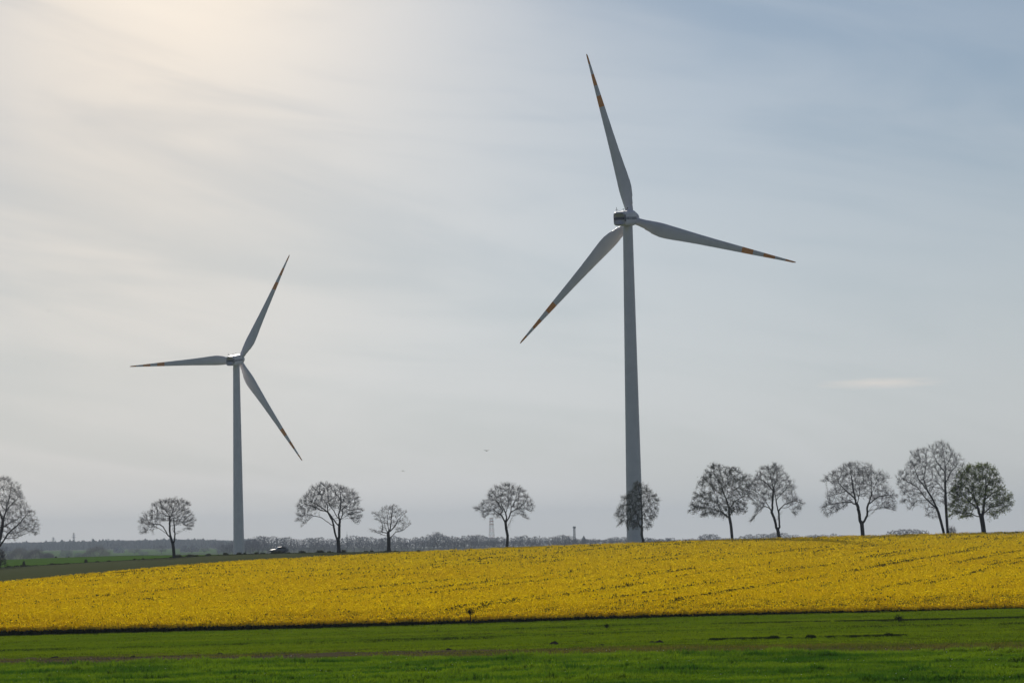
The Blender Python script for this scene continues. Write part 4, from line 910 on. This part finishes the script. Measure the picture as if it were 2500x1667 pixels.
# pale willows and scrub in the valley on the left
for (uu, vt, wpx, Y, mt_, lb) in [(12, 1334, 44, 1750, 0, 'mauve bare thicket at the valley edge under the fanning bare tree'), (48, 1336, 46, 1700, 1, 'pale willow beside the mauve thicket in the valley'), (88, 1339, 50, 1600, 1, 'broad pale willow behind the bright green strip'), (120, 1348, 34, 1500, 1, 'low yellowish willow at the crest of the green strip'),
                         (165, 1342, 36, 1900, 0, 'small mauve thicket between two pale willows'), (198, 1348, 26, 1800, 0, 'low grey scrub next to the large pale willow'), (238, 1332, 62, 1750, 1, 'largest rounded pale willow in the valley'), (330, 1339, 30, 2300, 0, 'grey leafless tree below the white gabled house'), (352, 1346, 26, 2100, 0, 'small grey tree near the low white shed'),
                         (396, 1331, 22, 2300, 0, 'thin grey tree behind the low white shed'), (470, 1336, 40, 2300, 0, 'grey thicket in front of the twin gabled houses'), (500, 1335, 26, 2300, 0, 'grey thicket just past the twin gabled houses'), (535, 1322, 36, 2400, 0, 'grey rounded tree at the start of the distant line'), (556, 1328, 30, 2400, 0, 'grey lower tree at the start of the distant line')]:
    Y *= 1.45; p = ground_pt(uu, Y); hgt = max(3.0, at(uu, vt, Y).z - p.z); W = wpx * Y / F * 1.15
    if mt_ == 0:
        k_ = int(g.integers(0, 7)); copy_tree(protos[k_], p, g.uniform(0, 6.28), W / 13.0, hgt / 17.3, lb, 'tree', 'valley trees', 'valley_tree')
    else:
        root = empty('willow_tree', p); tag(root, lb, 'tree', 'valley trees')
        b = MB()
        for q_ in range(4):
            a = g.uniform(-1, 1); b.tube([(0, 0, -0.3), (a * W * .12, g.uniform(-1, 1), hgt * .35), (a * W * .32, g.uniform(-1, 1), hgt * .75)], [0.3, 0.18, 0.05], 6)
        b.build('trunk', M['far_bark'], root)
        n = 5200; th = g.uniform(0, 2 * np.pi, n); ph = np.arccos(g.uniform(-0.55, 1, n)); rr_ = g.uniform(0.3, 1, n) ** 0.5 * (0.62 + 0.62 * vnoise(th * 1.6, ph * 2.6, int(uu), 3))
        c = np.stack([np.cos(th) * np.sin(ph) * W / 2 * rr_, np.sin(th) * np.sin(ph) * W / 2.2 * rr_, hgt * 0.36 + np.cos(ph) * hgt * 0.64 * rr_], -1)
        d = norm(c - np.array([0, 0, hgt * 0.15]) + g.normal(0, 1.0, (n, 3))); V, Fc = spikes(c, d, g.uniform(0.5, 1.3, n), np.full(n, 0.09))
        mesh('crown', V, Fc, M['willow'], root, smooth=False)
# conifer wood on the far ridge: reads as one mass
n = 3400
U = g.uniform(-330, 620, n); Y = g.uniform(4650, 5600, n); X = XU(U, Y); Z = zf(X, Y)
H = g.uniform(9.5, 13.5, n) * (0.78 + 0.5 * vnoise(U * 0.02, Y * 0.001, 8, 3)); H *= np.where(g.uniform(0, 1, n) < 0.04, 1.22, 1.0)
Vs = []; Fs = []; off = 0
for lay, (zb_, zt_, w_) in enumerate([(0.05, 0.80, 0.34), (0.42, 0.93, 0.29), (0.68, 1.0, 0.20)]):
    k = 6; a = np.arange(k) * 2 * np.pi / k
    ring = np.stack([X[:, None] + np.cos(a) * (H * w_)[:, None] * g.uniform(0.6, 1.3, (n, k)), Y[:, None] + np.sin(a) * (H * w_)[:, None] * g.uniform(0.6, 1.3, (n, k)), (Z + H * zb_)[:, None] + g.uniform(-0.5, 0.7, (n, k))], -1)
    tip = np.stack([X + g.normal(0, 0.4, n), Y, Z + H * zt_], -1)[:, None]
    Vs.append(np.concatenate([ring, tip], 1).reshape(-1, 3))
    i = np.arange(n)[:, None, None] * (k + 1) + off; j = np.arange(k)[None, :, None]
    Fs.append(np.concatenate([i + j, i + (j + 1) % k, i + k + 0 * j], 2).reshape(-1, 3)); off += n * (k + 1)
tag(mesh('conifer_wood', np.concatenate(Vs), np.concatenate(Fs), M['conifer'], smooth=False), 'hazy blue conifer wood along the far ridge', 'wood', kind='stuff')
# scrubby undergrowth that closes the foot of the distant line of trees
n = 26000
U = g.uniform(520, 2260, n); Y = g.uniform(2850, 3300, n); X = XU(U, Y); Z = zf(X, Y)
Hm = (5.5 + 7.5 * vnoise(U * 0.045, Y * 0.002, 19, 3)) * np.interp(U, [520, 600, 1700, 2260], [0.8, 1.0, 0.9, 0.75])
z = Z + Hm * g.uniform(0, 1, n) ** 0.8
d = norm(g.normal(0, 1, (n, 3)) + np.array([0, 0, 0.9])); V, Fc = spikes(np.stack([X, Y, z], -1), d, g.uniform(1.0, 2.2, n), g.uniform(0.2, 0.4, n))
tag(mesh('distant_undergrowth', V, Fc, M['haze_tinted_twig'], smooth=False), 'hazy grey undergrowth below the distant line of trees', 'undergrowth', kind='stuff')
def shrub(name, p, W, H, n, mat, label, group, seed, cat='shrub', bare=False):
    g = np.random.default_rng(seed); root = empty(name, p); tag(root, label, cat, group)
    b = MB()
    for q_ in range(5):
        a = g.uniform(-1, 1); b.tube([(0, 0, -0.1), (a * W * .2, g.uniform(-.2, .2) * W, H * .5), (a * W * .4, g.uniform(-.3, .3) * W, H * .85)], [0.03 * H + .01, 0.02 * H, 0.006 * H], 5)
    b.build('stems', M['bark'], root)
    th = g.uniform(0, 2 * np.pi, n); ph = np.arccos(g.uniform(-0.5, 1, n)); rr_ = g.uniform(0.3, 1, n) ** 0.45 * (0.7 + 0.5 * vnoise(th * 2, ph * 3, seed, 3))
    c = np.stack([np.cos(th) * np.sin(ph) * W / 2 * rr_, np.sin(th) * np.sin(ph) * W / 2 * rr_, H * 0.38 + np.cos(ph) * H * 0.62 * rr_], -1)
    d = norm(c - np.array([0, 0, H * .1]) + g.normal(0, 0.35 * H, (n, 3)))
    if bare: V, Fc = spikes(c, d, g.uniform(0.15, 0.4, n) * H, np.full(n, 0.010 * H))
    else: V, Fc = spikes(c, d, g.uniform(0.12, 0.26, n) * H, np.full(n, 0.05 * H))
    mesh('crown', V, Fc, mat, root, smooth=False); return root
for (uu, vt, Y, lb) in [(2180, 1294, 1560, 'grey bare tree top just above the rape crest, at the broad wavy-limbed tree'), (2203, 1291, 1600, 'highest of the grey tree tops showing above the rape crest'), (2228, 1290.5, 1580, 'rounded grey tree top in the middle of the clump above the rape crest'), (2252, 1293, 1560, 'grey bare tree top above the rape crest, at the leaning bare tree')]:
    p = ground_pt(uu, Y); hgt = at(uu, vt, Y).z - p.z; copy_tree(protos[int(g.integers(0, 7))], p, g.uniform(0, 6.28), hgt / 17.3 * 1.05, hgt / 17.3, lb, 'tree', 'tree tops behind the rape crest', 'far_tree')
shrub('shrub', ground_pt(2322, 606), 1.9, 2.6, 260, M['twig'], 'small bare shrub at the foot of the tallest bare tree', None, 32, 'shrub', True)
shrub('shrub', ground_pt(2, 682), 3.0, 4.4, 380, M['twig'], 'dark twiggy shrub at the foot of the large fanning bare tree', None, 33, 'shrub', True)
for k_, (uu, Y, W, H, lb) in enumerate([(139, 975, 0.9, 0.75, 'small dark bush alone on the crest of the bright green strip'), (170, 965, 0.6, 0.5, 'smallest dark bush on the crest of the bright green strip'), (212, 683, 0.8, 0.9, 'upright dark bush standing out of the weedy road verge'), (61, 690, 0.5, 1.3, 'thin dark sapling on the weedy verge below the green strip')]):
    shrub('bush', ground_pt(uu, Y), W, H, 260, M['shrub'], lb, None, 40 + k_, 'bush')
# weedy verge beside the road
n = 26000
U = g.uniform(-150, 1120, n); Y = RD(U) - 4.6 + g.normal(0, 0.7, n); X = XU(U, Y)
hv = (0.20 + 2.0 * np.clip(vnoise(U * 0.07, U * 0, 14, 4) - 0.45, 0, 1)) * np.interp(U, [-150, 250, 400, 700, 860, 1100], [0.8, 0.9, 1.2, 1.25, 0.8, 0.6])
V, Fc = blades(np.stack([X, Y, zf(X, Y)], -1), hv * g.uniform(0.5, 1.1, n), g.uniform(0.06, 0.16, n), 0.6, 15)
tag(mesh('verge_weeds', V, Fc, M['shrub'], smooth=False), 'dark low weeds along the roadside verge', 'weeds', kind='stuff')

# ------------------------------------------------------------------ far buildings and masts
def house(uu, vv, Y, W, L, Hw, Hr, rz, label, roof_mat):
    p = at(uu, vv, Y); p.z = zf1(p.x, Y); root = empty('house', p, rz); tag(root, label, 'house')
    b = MB(); b.box((0, 0, Hw / 2 - 0.5), (W, L, Hw + 1)); b.build('wall', M['wall'], root)
    for s in (1, -1):
        b = MB(); o = 0.35; ov = 0.5
        x1 = s * (W / 2 + ov); zl = Hw - ov * Hr / (W / 2)
        v = [(0, -L / 2 - o, Hw + Hr), (0, L / 2 + o, Hw + Hr), (x1, L / 2 + o, zl), (x1, -L / 2 - o, zl)]
        v += [(a, b_, c + 0.25) for a, b_, c in v]
        b.add(v, [(0, 1, 2, 3), (7, 6, 5, 4), (0, 4, 5, 1), (1, 5, 6, 2), (2, 6, 7, 3), (3, 7, 4, 0)]); rf = b.build('roof', roof_mat, root)
        b = MB(); b.tube([(0, -L / 2 - o - 0.16, Hw + Hr + 0.1), (x1, -L / 2 - o - 0.16, zl + 0.1)], 0.28, 4); b.build('verge_board', M['white'], rf)
    for s in (-1, 1):
        b = MB(); v = [(-W / 2, s * L / 2, Hw), (W / 2, s * L / 2, Hw), (0, s * L / 2, Hw + Hr)]; v += [(a, b_ - s * 0.2, c) for a, b_, c in v]
        b.add(v, [(0, 1, 2), (5, 4, 3), (0, 3, 4, 1), (1, 4, 5, 2), (2, 5, 3, 0)]); b.build('gable', M['wall'], root)
    for q_ in range(2):
        b = MB(); b.box(((q_ - .5) * W * .45, -L / 2 - 0.03, Hw * .5), (1.1, 0.06, 1.3)); b.build('window', M['glass'], root)
    b = MB(); b.box((W * .2, L * .15, Hw + Hr * .9), (0.7, 0.7, 1.6)); b.build('chimney', M['roof'], root)
    return root
house(290, 1340, 3600, 9.5, 12, 3.2, 5.2, R(35), 'farmhouse with pale roof edge on the meadow below the conifer wood', M['roof'])
house(453, 1341, 3500, 8.5, 11, 3.0, 5.0, R(40), 'house with bright verge board, nearer of two twin gables by the forked tree', M['roof'])
house(474, 1341, 3560, 8.0, 11, 3.0, 4.8, R(40), 'house with duller verge board, second of the twin gables', M['roof'])
p = ground_pt(378, 1560); p.z = at(378, 1355.5, 1560).z
root = empty('shed', p, R(4)); tag(root, 'long low white shed behind the crest of the green strip', 'shed')
b = MB(); b.box((0, 0, -1.75), (3.6, 3.0, 2.6)); b.build('wall', M['white'], root)
b = MB(); b.add([(-2.0, -1.7, -.46), (2.0, -1.7, -.46), (2.0, 1.7, -.46), (-2.0, 1.7, -.46), (-2.0, 0, -.1), (2.0, 0, -.1)], [(0, 1, 5, 4), (2, 3, 4, 5), (1, 2, 5), (3, 0, 4), (3, 2, 1, 0)]); b.build('roof', M['white'], root)

def lattice(name, label, uu, vtop, Y, w_base, w_top, nlev, cat, mats, arms=(), platforms=(), head=0.0, vbase=None, r=0.16, mast=0.0):
    p = at(uu, vtop, Y); gz_ = zf1(p.x, Y); H = p.z - gz_; root = empty(name, (p.x, Y, gz_), R(18)); tag(root, label, cat)
    Hl = H - mast
    lv = [Hl * i / nlev for i in range(nlev + 1)]; wd = [w_base + (w_top - w_base) * i / nlev for i in range(nlev + 1)]
    cor = [(-1, -1), (1, -1), (1, 1), (-1, 1)]
    for c in cor:
        b = MB(); b.tube([(c[0] * w / 2, c[1] * w / 2, z) for w, z in zip(wd, lv)], r * 1.4, 5); b.build('leg', mats[0], root)
    for i in range(nlev):
        b = MB()
        for k in range(4):
            c0, c1 = cor[k], cor[(k + 1) % 4]
            b.tube([(c0[0] * wd[i] / 2, c0[1] * wd[i] / 2, lv[i]), (c1[0] * wd[i + 1] / 2, c1[1] * wd[i + 1] / 2, lv[i + 1])], r, 4)
            b.tube([(c1[0] * wd[i] / 2, c1[1] * wd[i] / 2, lv[i]), (c0[0] * wd[i + 1] / 2, c0[1] * wd[i + 1] / 2, lv[i + 1])], r, 4)
            b.tube([(c0[0] * wd[i + 1] / 2, c0[1] * wd[i + 1] / 2, lv[i + 1]), (c1[0] * wd[i + 1] / 2, c1[1] * wd[i + 1] / 2, lv[i + 1])], r, 4)
        b.build('bracing', mats[i % len(mats)], root)
    for (f, wpl) in platforms:
        b = MB(); b.box((0, 0, Hl * f), (wpl, wpl, 0.7)); b.build('platform', mats[-1], root)
    for (f, L) in arms:
        b = MB(); b.tube([(-L / 2, 0, Hl * f), (0, 0, Hl * f + 0.8), (L / 2, 0, Hl * f)], r, 4); b.tube([(-L / 2, 0, Hl * f), (L / 2, 0, Hl * f)], r, 4); b.build('cross_arm', mats[0], root)
    if head: b = MB(); b.box((0, 0, Hl - 0.8), (head, head, 2.4)); b.build('antenna_head', mats[-1], root)
    if mast: b = MB(); b.tube([(0, 0, Hl), (0, 0, H)], r * 1.2, 6); b.build('mast', mats[0], root)
    return root
RW = [M['steel'], M['red']]
lattice('radio_mast', 'tall red and white lattice radio mast behind the round-headed tree', 1199, 1236, 3500, 7.0, 3.2, 9, 'mast', RW, platforms=[(0.80, 4.4), (0.90, 4.2), (0.985, 4.0)], mast=14, r=0.09)
lattice('antenna_tower', 'slim lattice tower with boxy head on the horizon', 1402, 1285, 3700, 2.6, 1.8, 7, 'tower', [M['steel']], head=3.0, r=0.16)
lattice('antenna_tower', 'very thin lattice pole behind the domed forked tree', 847, 1297, 4000, 1.2, 0.6, 6, 'mast', [M['steel']], r=0.12, mast=4)
for (uu, vt, w_, lb) in [(130, 1311, 5, 'short power pylon above the conifer wood, farthest from the houses'), (180, 1300, 6.5, 'tallest power pylon above the conifer wood'), (226, 1314, 4.5, 'faint power pylon between the tallest pylon and the farmhouse'), (265, 1315, 4.5, 'slim power pylon above the wood near the farmhouse')]:
    lattice('power_pylon', lb, uu, vt, 6200, w_, 1.0, 5, 'pylon', [M['steel']], arms=[(0.72, 11), (0.84, 9), (0.95, 6)], r=0.22)
p = at(1425, 1306, 3600); gz_ = zf1(p.x, 3600); H = p.z - gz_
root = empty('church', (p.x, 3600, gz_), R(20)); tag(root, 'dark slender church spire poking above the distant wood', 'church')
b = MB(); b.box((0, 0, H * .33), (4.2, 4.2, H * .66)); b.build('tower', M['roof'], root)
b = MB(); w = 2.2; b.add([(-w, -w, H * .66), (w, -w, H * .66), (w, w, H * .66), (-w, w, H * .66), (0, 0, H)], [(0, 1, 4), (1, 2, 4), (2, 3, 4), (3, 0, 4), (3, 2, 1, 0)]); b.build('spire', M['dark_metal'], root)
b = MB(); b.box((0, 9, 3), (7.5, 14, 6)); b.build('nave', M['roof'], root)

# ------------------------------------------------------------------ car
def car(p, rz):
    root = empty('car', p, rz); tag(root, 'silver hatchback car driving along the tree-lined road', 'car')
    # profile in x (length, nose at -x) and z, mirrored across y
    prof_ = [(-2.05, .35), (-2.12, .62), (-1.95, .80), (-1.15, .95), (-0.85, .99), (1.75, 1.02), (2.02, .95), (2.08, .60), (2.0, .35)]
    roofp = [(-0.85, .99), (-0.15, 1.42), (0.55, 1.50), (1.25, 1.45), (1.75, 1.02)]
    b = MB(); n = len(prof_); hw = 0.86
    v = [(x, s * hw * (0.93 if z > .9 or z < .4 else 1.0), z) for s in (-1, 1) for x, z in prof_]
    f = [tuple(range(n))[::-1], tuple(range(n, 2 * n))] + [(i, (i + 1) % n, n + (i + 1) % n, n + i) for i in range(n)]
    b.add(v, f); body = b.build('body', M['car_paint'], root)
    b = MB(); m = len(roofp)
    v = [(x, s * (0.80 if z < 1.1 else 0.64), z) for s in (-1, 1) for x, z in roofp]
    b.add(v, [tuple(range(m))[::-1], tuple(range(m, 2 * m)), (1, 2, m + 2, m + 1), (2, 3, m + 3, m + 2)]); b.build('cabin', M['car_paint'], root)
    b = MB(); b.add([(-0.86, -.72, 1.01), (-0.86, .72, 1.01), (-0.17, .60, 1.42), (-0.17, -.60, 1.42)], [(0, 1, 2, 3)]); b.build('windscreen', M['glass'], root)
    b = MB(); b.add([(1.76, -.72, 1.04), (1.76, .72, 1.04), (1.27, .60, 1.44), (1.27, -.60, 1.44)], [(3, 2, 1, 0)]); b.build('rear_window', M['glass'], root)
    for s in (-1, 1):
        for (xa, xb, xc, xd) in [(-0.62, 0.40, 0.40, -0.10), (0.48, 1.52, 1.20, 0.48)]:
            b = MB(); yl_, yh = s * 0.805, s * 0.665
            b.add([(xa, yl_, 1.04), (xb, yl_, 1.04), (xc, yh, 1.40), (xd, yh, 1.40)], [(0, 1, 2, 3)]); b.build('side_window', M['glass'], root)
        for xw in (-1.3, 1.3):
            b = MB(); b.tube([(xw, s * 0.68, .32), (xw, s * 0.88, .32)], 0.32, 18); wv = b.build('wheel', M['rubber'], root)
            b = MB(); b.tube([(xw, s * 0.86, .32), (xw, s * 0.892, .32)], 0.20, 12); b.build('rim', M['steel'], wv)
        b = MB(); b.box((-2.06, s * .62, .70), (0.14, 0.36, 0.16)); b.build('headlight', M['lamp'], root)
        b = MB(); b.box((-0.72, s * .95, 1.02), (0.12, 0.16, 0.12)); b.build('wing_mirror', M['car_paint'], root)
    return root
cu_ = 682; Yc = RDY(cu_) + 0.6
p = ground_pt(cu_, Yc, 0.14); car(p, R(26))

# ------------------------------------------------------------------ birds
def bird(u, v, Y, span, rz, flap, label):
    p = at(u, v, Y); root = empty('bird', p, rz); tag(root, label, 'bird', 'birds in flight')
    b = MB(); b.tube([(-span * .28, 0, 0), (-span * .16, 0, .01 * span), (0, 0, 0), (span * .2, 0, .01 * span), (span * .28, 0, .01 * span)], [0.015 * span, 0.07 * span, 0.09 * span, 0.06 * span, 0.015 * span], 8); b.build('body', M['bird'], root, True)
    for s in (-1, 1):
        b = MB(); t = 0.018 * span
        pts = [(-.13, .04, .02), (.13, .04, .02), (.15, .26, .02 + flap * .22), (.02, .5, .02 + flap * .42), (-.14, .28, .02 + flap * .2)]
        v_ = [(x * span, s * y * span, z * span + t) for x, y, z in pts] + [(x * span, s * y * span, z * span - t) for x, y, z in pts]
        b.add(v_, [(0, 1, 2, 4), (2, 3, 4), (5, 9, 7, 6), (7, 9, 8)] + [(i, i + 5, (i + 1) % 5 + 5, (i + 1) % 5) for i in range(5)]); b.build('wing', M['bird'], root)
    b = MB(); b.add([(-.26 * span, 0, .02), (-.42 * span, .07 * span, .02), (-.42 * span, -.07 * span, .02), (-.26 * span, 0, -.02), (-.42 * span, .07 * span, -.02), (-.42 * span, -.07 * span, -.02)], [(0, 1, 2), (5, 4, 3), (0, 3, 4, 1), (1, 4, 5, 2), (2, 5, 3, 0)]); b.build('tail', M['bird'], root)
bird(1188, 1100, 420, 0.85, R(105), 0.35, 'dark bird gliding with raised wings between the two turbines')
bird(984, 1149, 480, 0.62, R(60), -0.2, 'small dark bird flying low above the pollarded tree')
bird(118, 760, 520, 0.42, R(80), 0.2, 'tiny dark bird alone in the pale sky beside the valley turbine')

# ------------------------------------------------------------------ small things near the fields
def weed(name, u, Y, H, W, label, seed, cat='weed', dz=0.0, tall=False):
    g = np.random.default_rng(seed); p = ground_pt(u, Y); p.x = XU(u - 14, Y); p.z = zf1(p.x, Y); root = empty(name, p); tag(root, label, cat)
    b = MB(); b.tube([(0, 0, -.05), (0.02, 0, H * .5), (-0.02, 0, H * .8)], [.05, .035, .015], 6)
    for k in range(5):
        a = g.uniform(-1, 1); b.tube([(0, 0, H * g.uniform(.45, .7)), (a * W * .35, g.uniform(-.2, .2) * W, H * g.uniform(.75, .98))], [.014, .006], 5)
    b.build('stem', M['bark'], root)
    n = 240 if tall else 160
    c = g.normal(0, 1, (n, 3)) * np.array([W * .24, W * .24, H * (.10 if tall else .2)]) + np.array([0, 0, H * (.84 if tall else .5)])
    c[:, 2] = np.maximum(c[:, 2], 0.03)
    d = norm(g.normal(0, 1, (n, 3)) + np.array([0, 0, .6])); V, Fc = spikes(c, d, g.uniform(.12, .28, n) * W, np.full(n, .022 * max(1, W)))
    mesh('leaves', V, Fc, M['turf'], root, smooth=False); return root
weed('sapling', 1149, 228.3, 1.15, 0.6, 'dark leafy sapling growing at the near edge of the yellow rape', 51, 'sapling', tall=True)
weed('weed', 1480, 207.5, 0.30, 0.36, 'small dark weed alone on the smooth green field', 52)
weed('weed', 2190, 206.5, 0.42, 0.62, 'bushy dark weed beside the dark rut on the green field', 53)
def mound(u, Y, W, H, label, seed, group=None):
    g = np.random.default_rng(seed); x = XU(u - 15, Y); p = Vector((x, Y, zf1(x, Y) - 0.02)); n, m = 22, 9; V = []; Fc = []
    for i in range(m):
        r = i / (m - 1)
        for j in range(n):
            a = 2 * math.pi * j / n; w = 1 + 0.35 * (float(vnoise(np.array([math.cos(a) * 1.7 + seed]), np.array([math.sin(a) * 1.7]), seed, 3)[0]) - .5)
            z = H * (1 - r ** 1.6) * (0.6 + 0.8 * float(vnoise(np.array([math.cos(a) * r * 4 + seed]), np.array([math.sin(a) * r * 4]), seed + 3, 3)[0]))
            V.append((math.cos(a) * W / 2 * r * w, math.sin(a) * W / 3 * r * w, z if i < m - 1 else -0.03))
    for i in range(m - 1):
        for j in range(n): Fc.append((i * n + j, i * n + (j + 1) % n, (i + 1) * n + (j + 1) % n, (i + 1) * n + j))
    root = mesh('earth_mound', V, np.array(Fc), M['clod'], smooth=False); root.location = p; tag(root, label, 'mound', group); return root
mound(1353, 178.0, 0.75, 0.17, 'single rounded clod of brown earth at the soil strip edge', 61)
for k_, (u, Y, W, H) in enumerate([(1095, 174, .5, .11), (1590, 175, .4, .10), (1608, 174.5, .7, .16), (1467, 173, .9, .08), (140, 178.4, .8, .14), (330, 177, .5, .1), (540, 178, .6, .1)]):
    mound(u, Y, W, H, 'low clod of earth on the bare soil strip', 62 + k_, 'clods on the soil strip')
# coarse turf tussocks heaped along the edge of the strip
for k_, (u, wpx) in enumerate([(1738, 20), (1806, 24), (1838, 12), (1886, 26), (1925, 14), (1976, 24), (2024, 22), (2078, 18), (2112, 14), (2140, 16), (2165, 26), (2182, 22)]):
    Y = 176.5; x = XU(u - 15, Y); p = Vector((x, Y, zf1(x, Y))); root = empty('turf_tussock', p)
    tag(root, 'dark coarse turf tussock heaped along the soil strip edge', 'tussock', 'turf tussocks on the strip edge')
    W = wpx * Y / F * 1.15; H = 0.16 + 0.10 * (k_ in (10, 3, 5)); g = np.random.default_rng(70 + k_)
    n = 420; bx_ = g.uniform(-W / 2, W / 2, n); by_ = g.normal(0, .12, n); hh = H * np.sqrt(np.maximum(.1, 1 - (bx_ / (W / 2)) ** 2)) * g.uniform(.6, 1.15, n)
    V, Fc = blades(np.stack([bx_, by_, np.full(n, -.02)], -1), hh, g.uniform(.02, .05, n), .5, 80 + k_); mesh('grass_blades', V, Fc, M['turf'], root, smooth=False)
    b = MB(); b.tube([(-W * .42, 0, H * .15), (0, 0, H * .3), (W * .42, 0, H * .15)], [H * .1, H * .35, H * .1], 7); b.build('root_clump', M['clod'], root)

# ------------------------------------------------------------------ haze
m, t = new_mat('haze_air')
pv = N(t, 'ShaderNodeVolumePrincipled'); pv.inputs['Color'].default_value = (0.73, 0.85, 1.0, 1); pv.inputs['Density'].default_value = 0.88e-4; pv.inputs['Anisotropy'].default_value = 0.0
o = N(t, 'ShaderNodeOutputMaterial'); t.links.new(pv.outputs[0], o.inputs['Volume'])
b = MB(); zt, zb_ = 165.0, -12.0
b.box((0, 0, (zt + zb_) / 2), (27600, 27600, zt - zb_)); hz = b.build('haze', m); tag(hz, 'thin pale haze in the air over the fields', 'haze', kind='stuff')
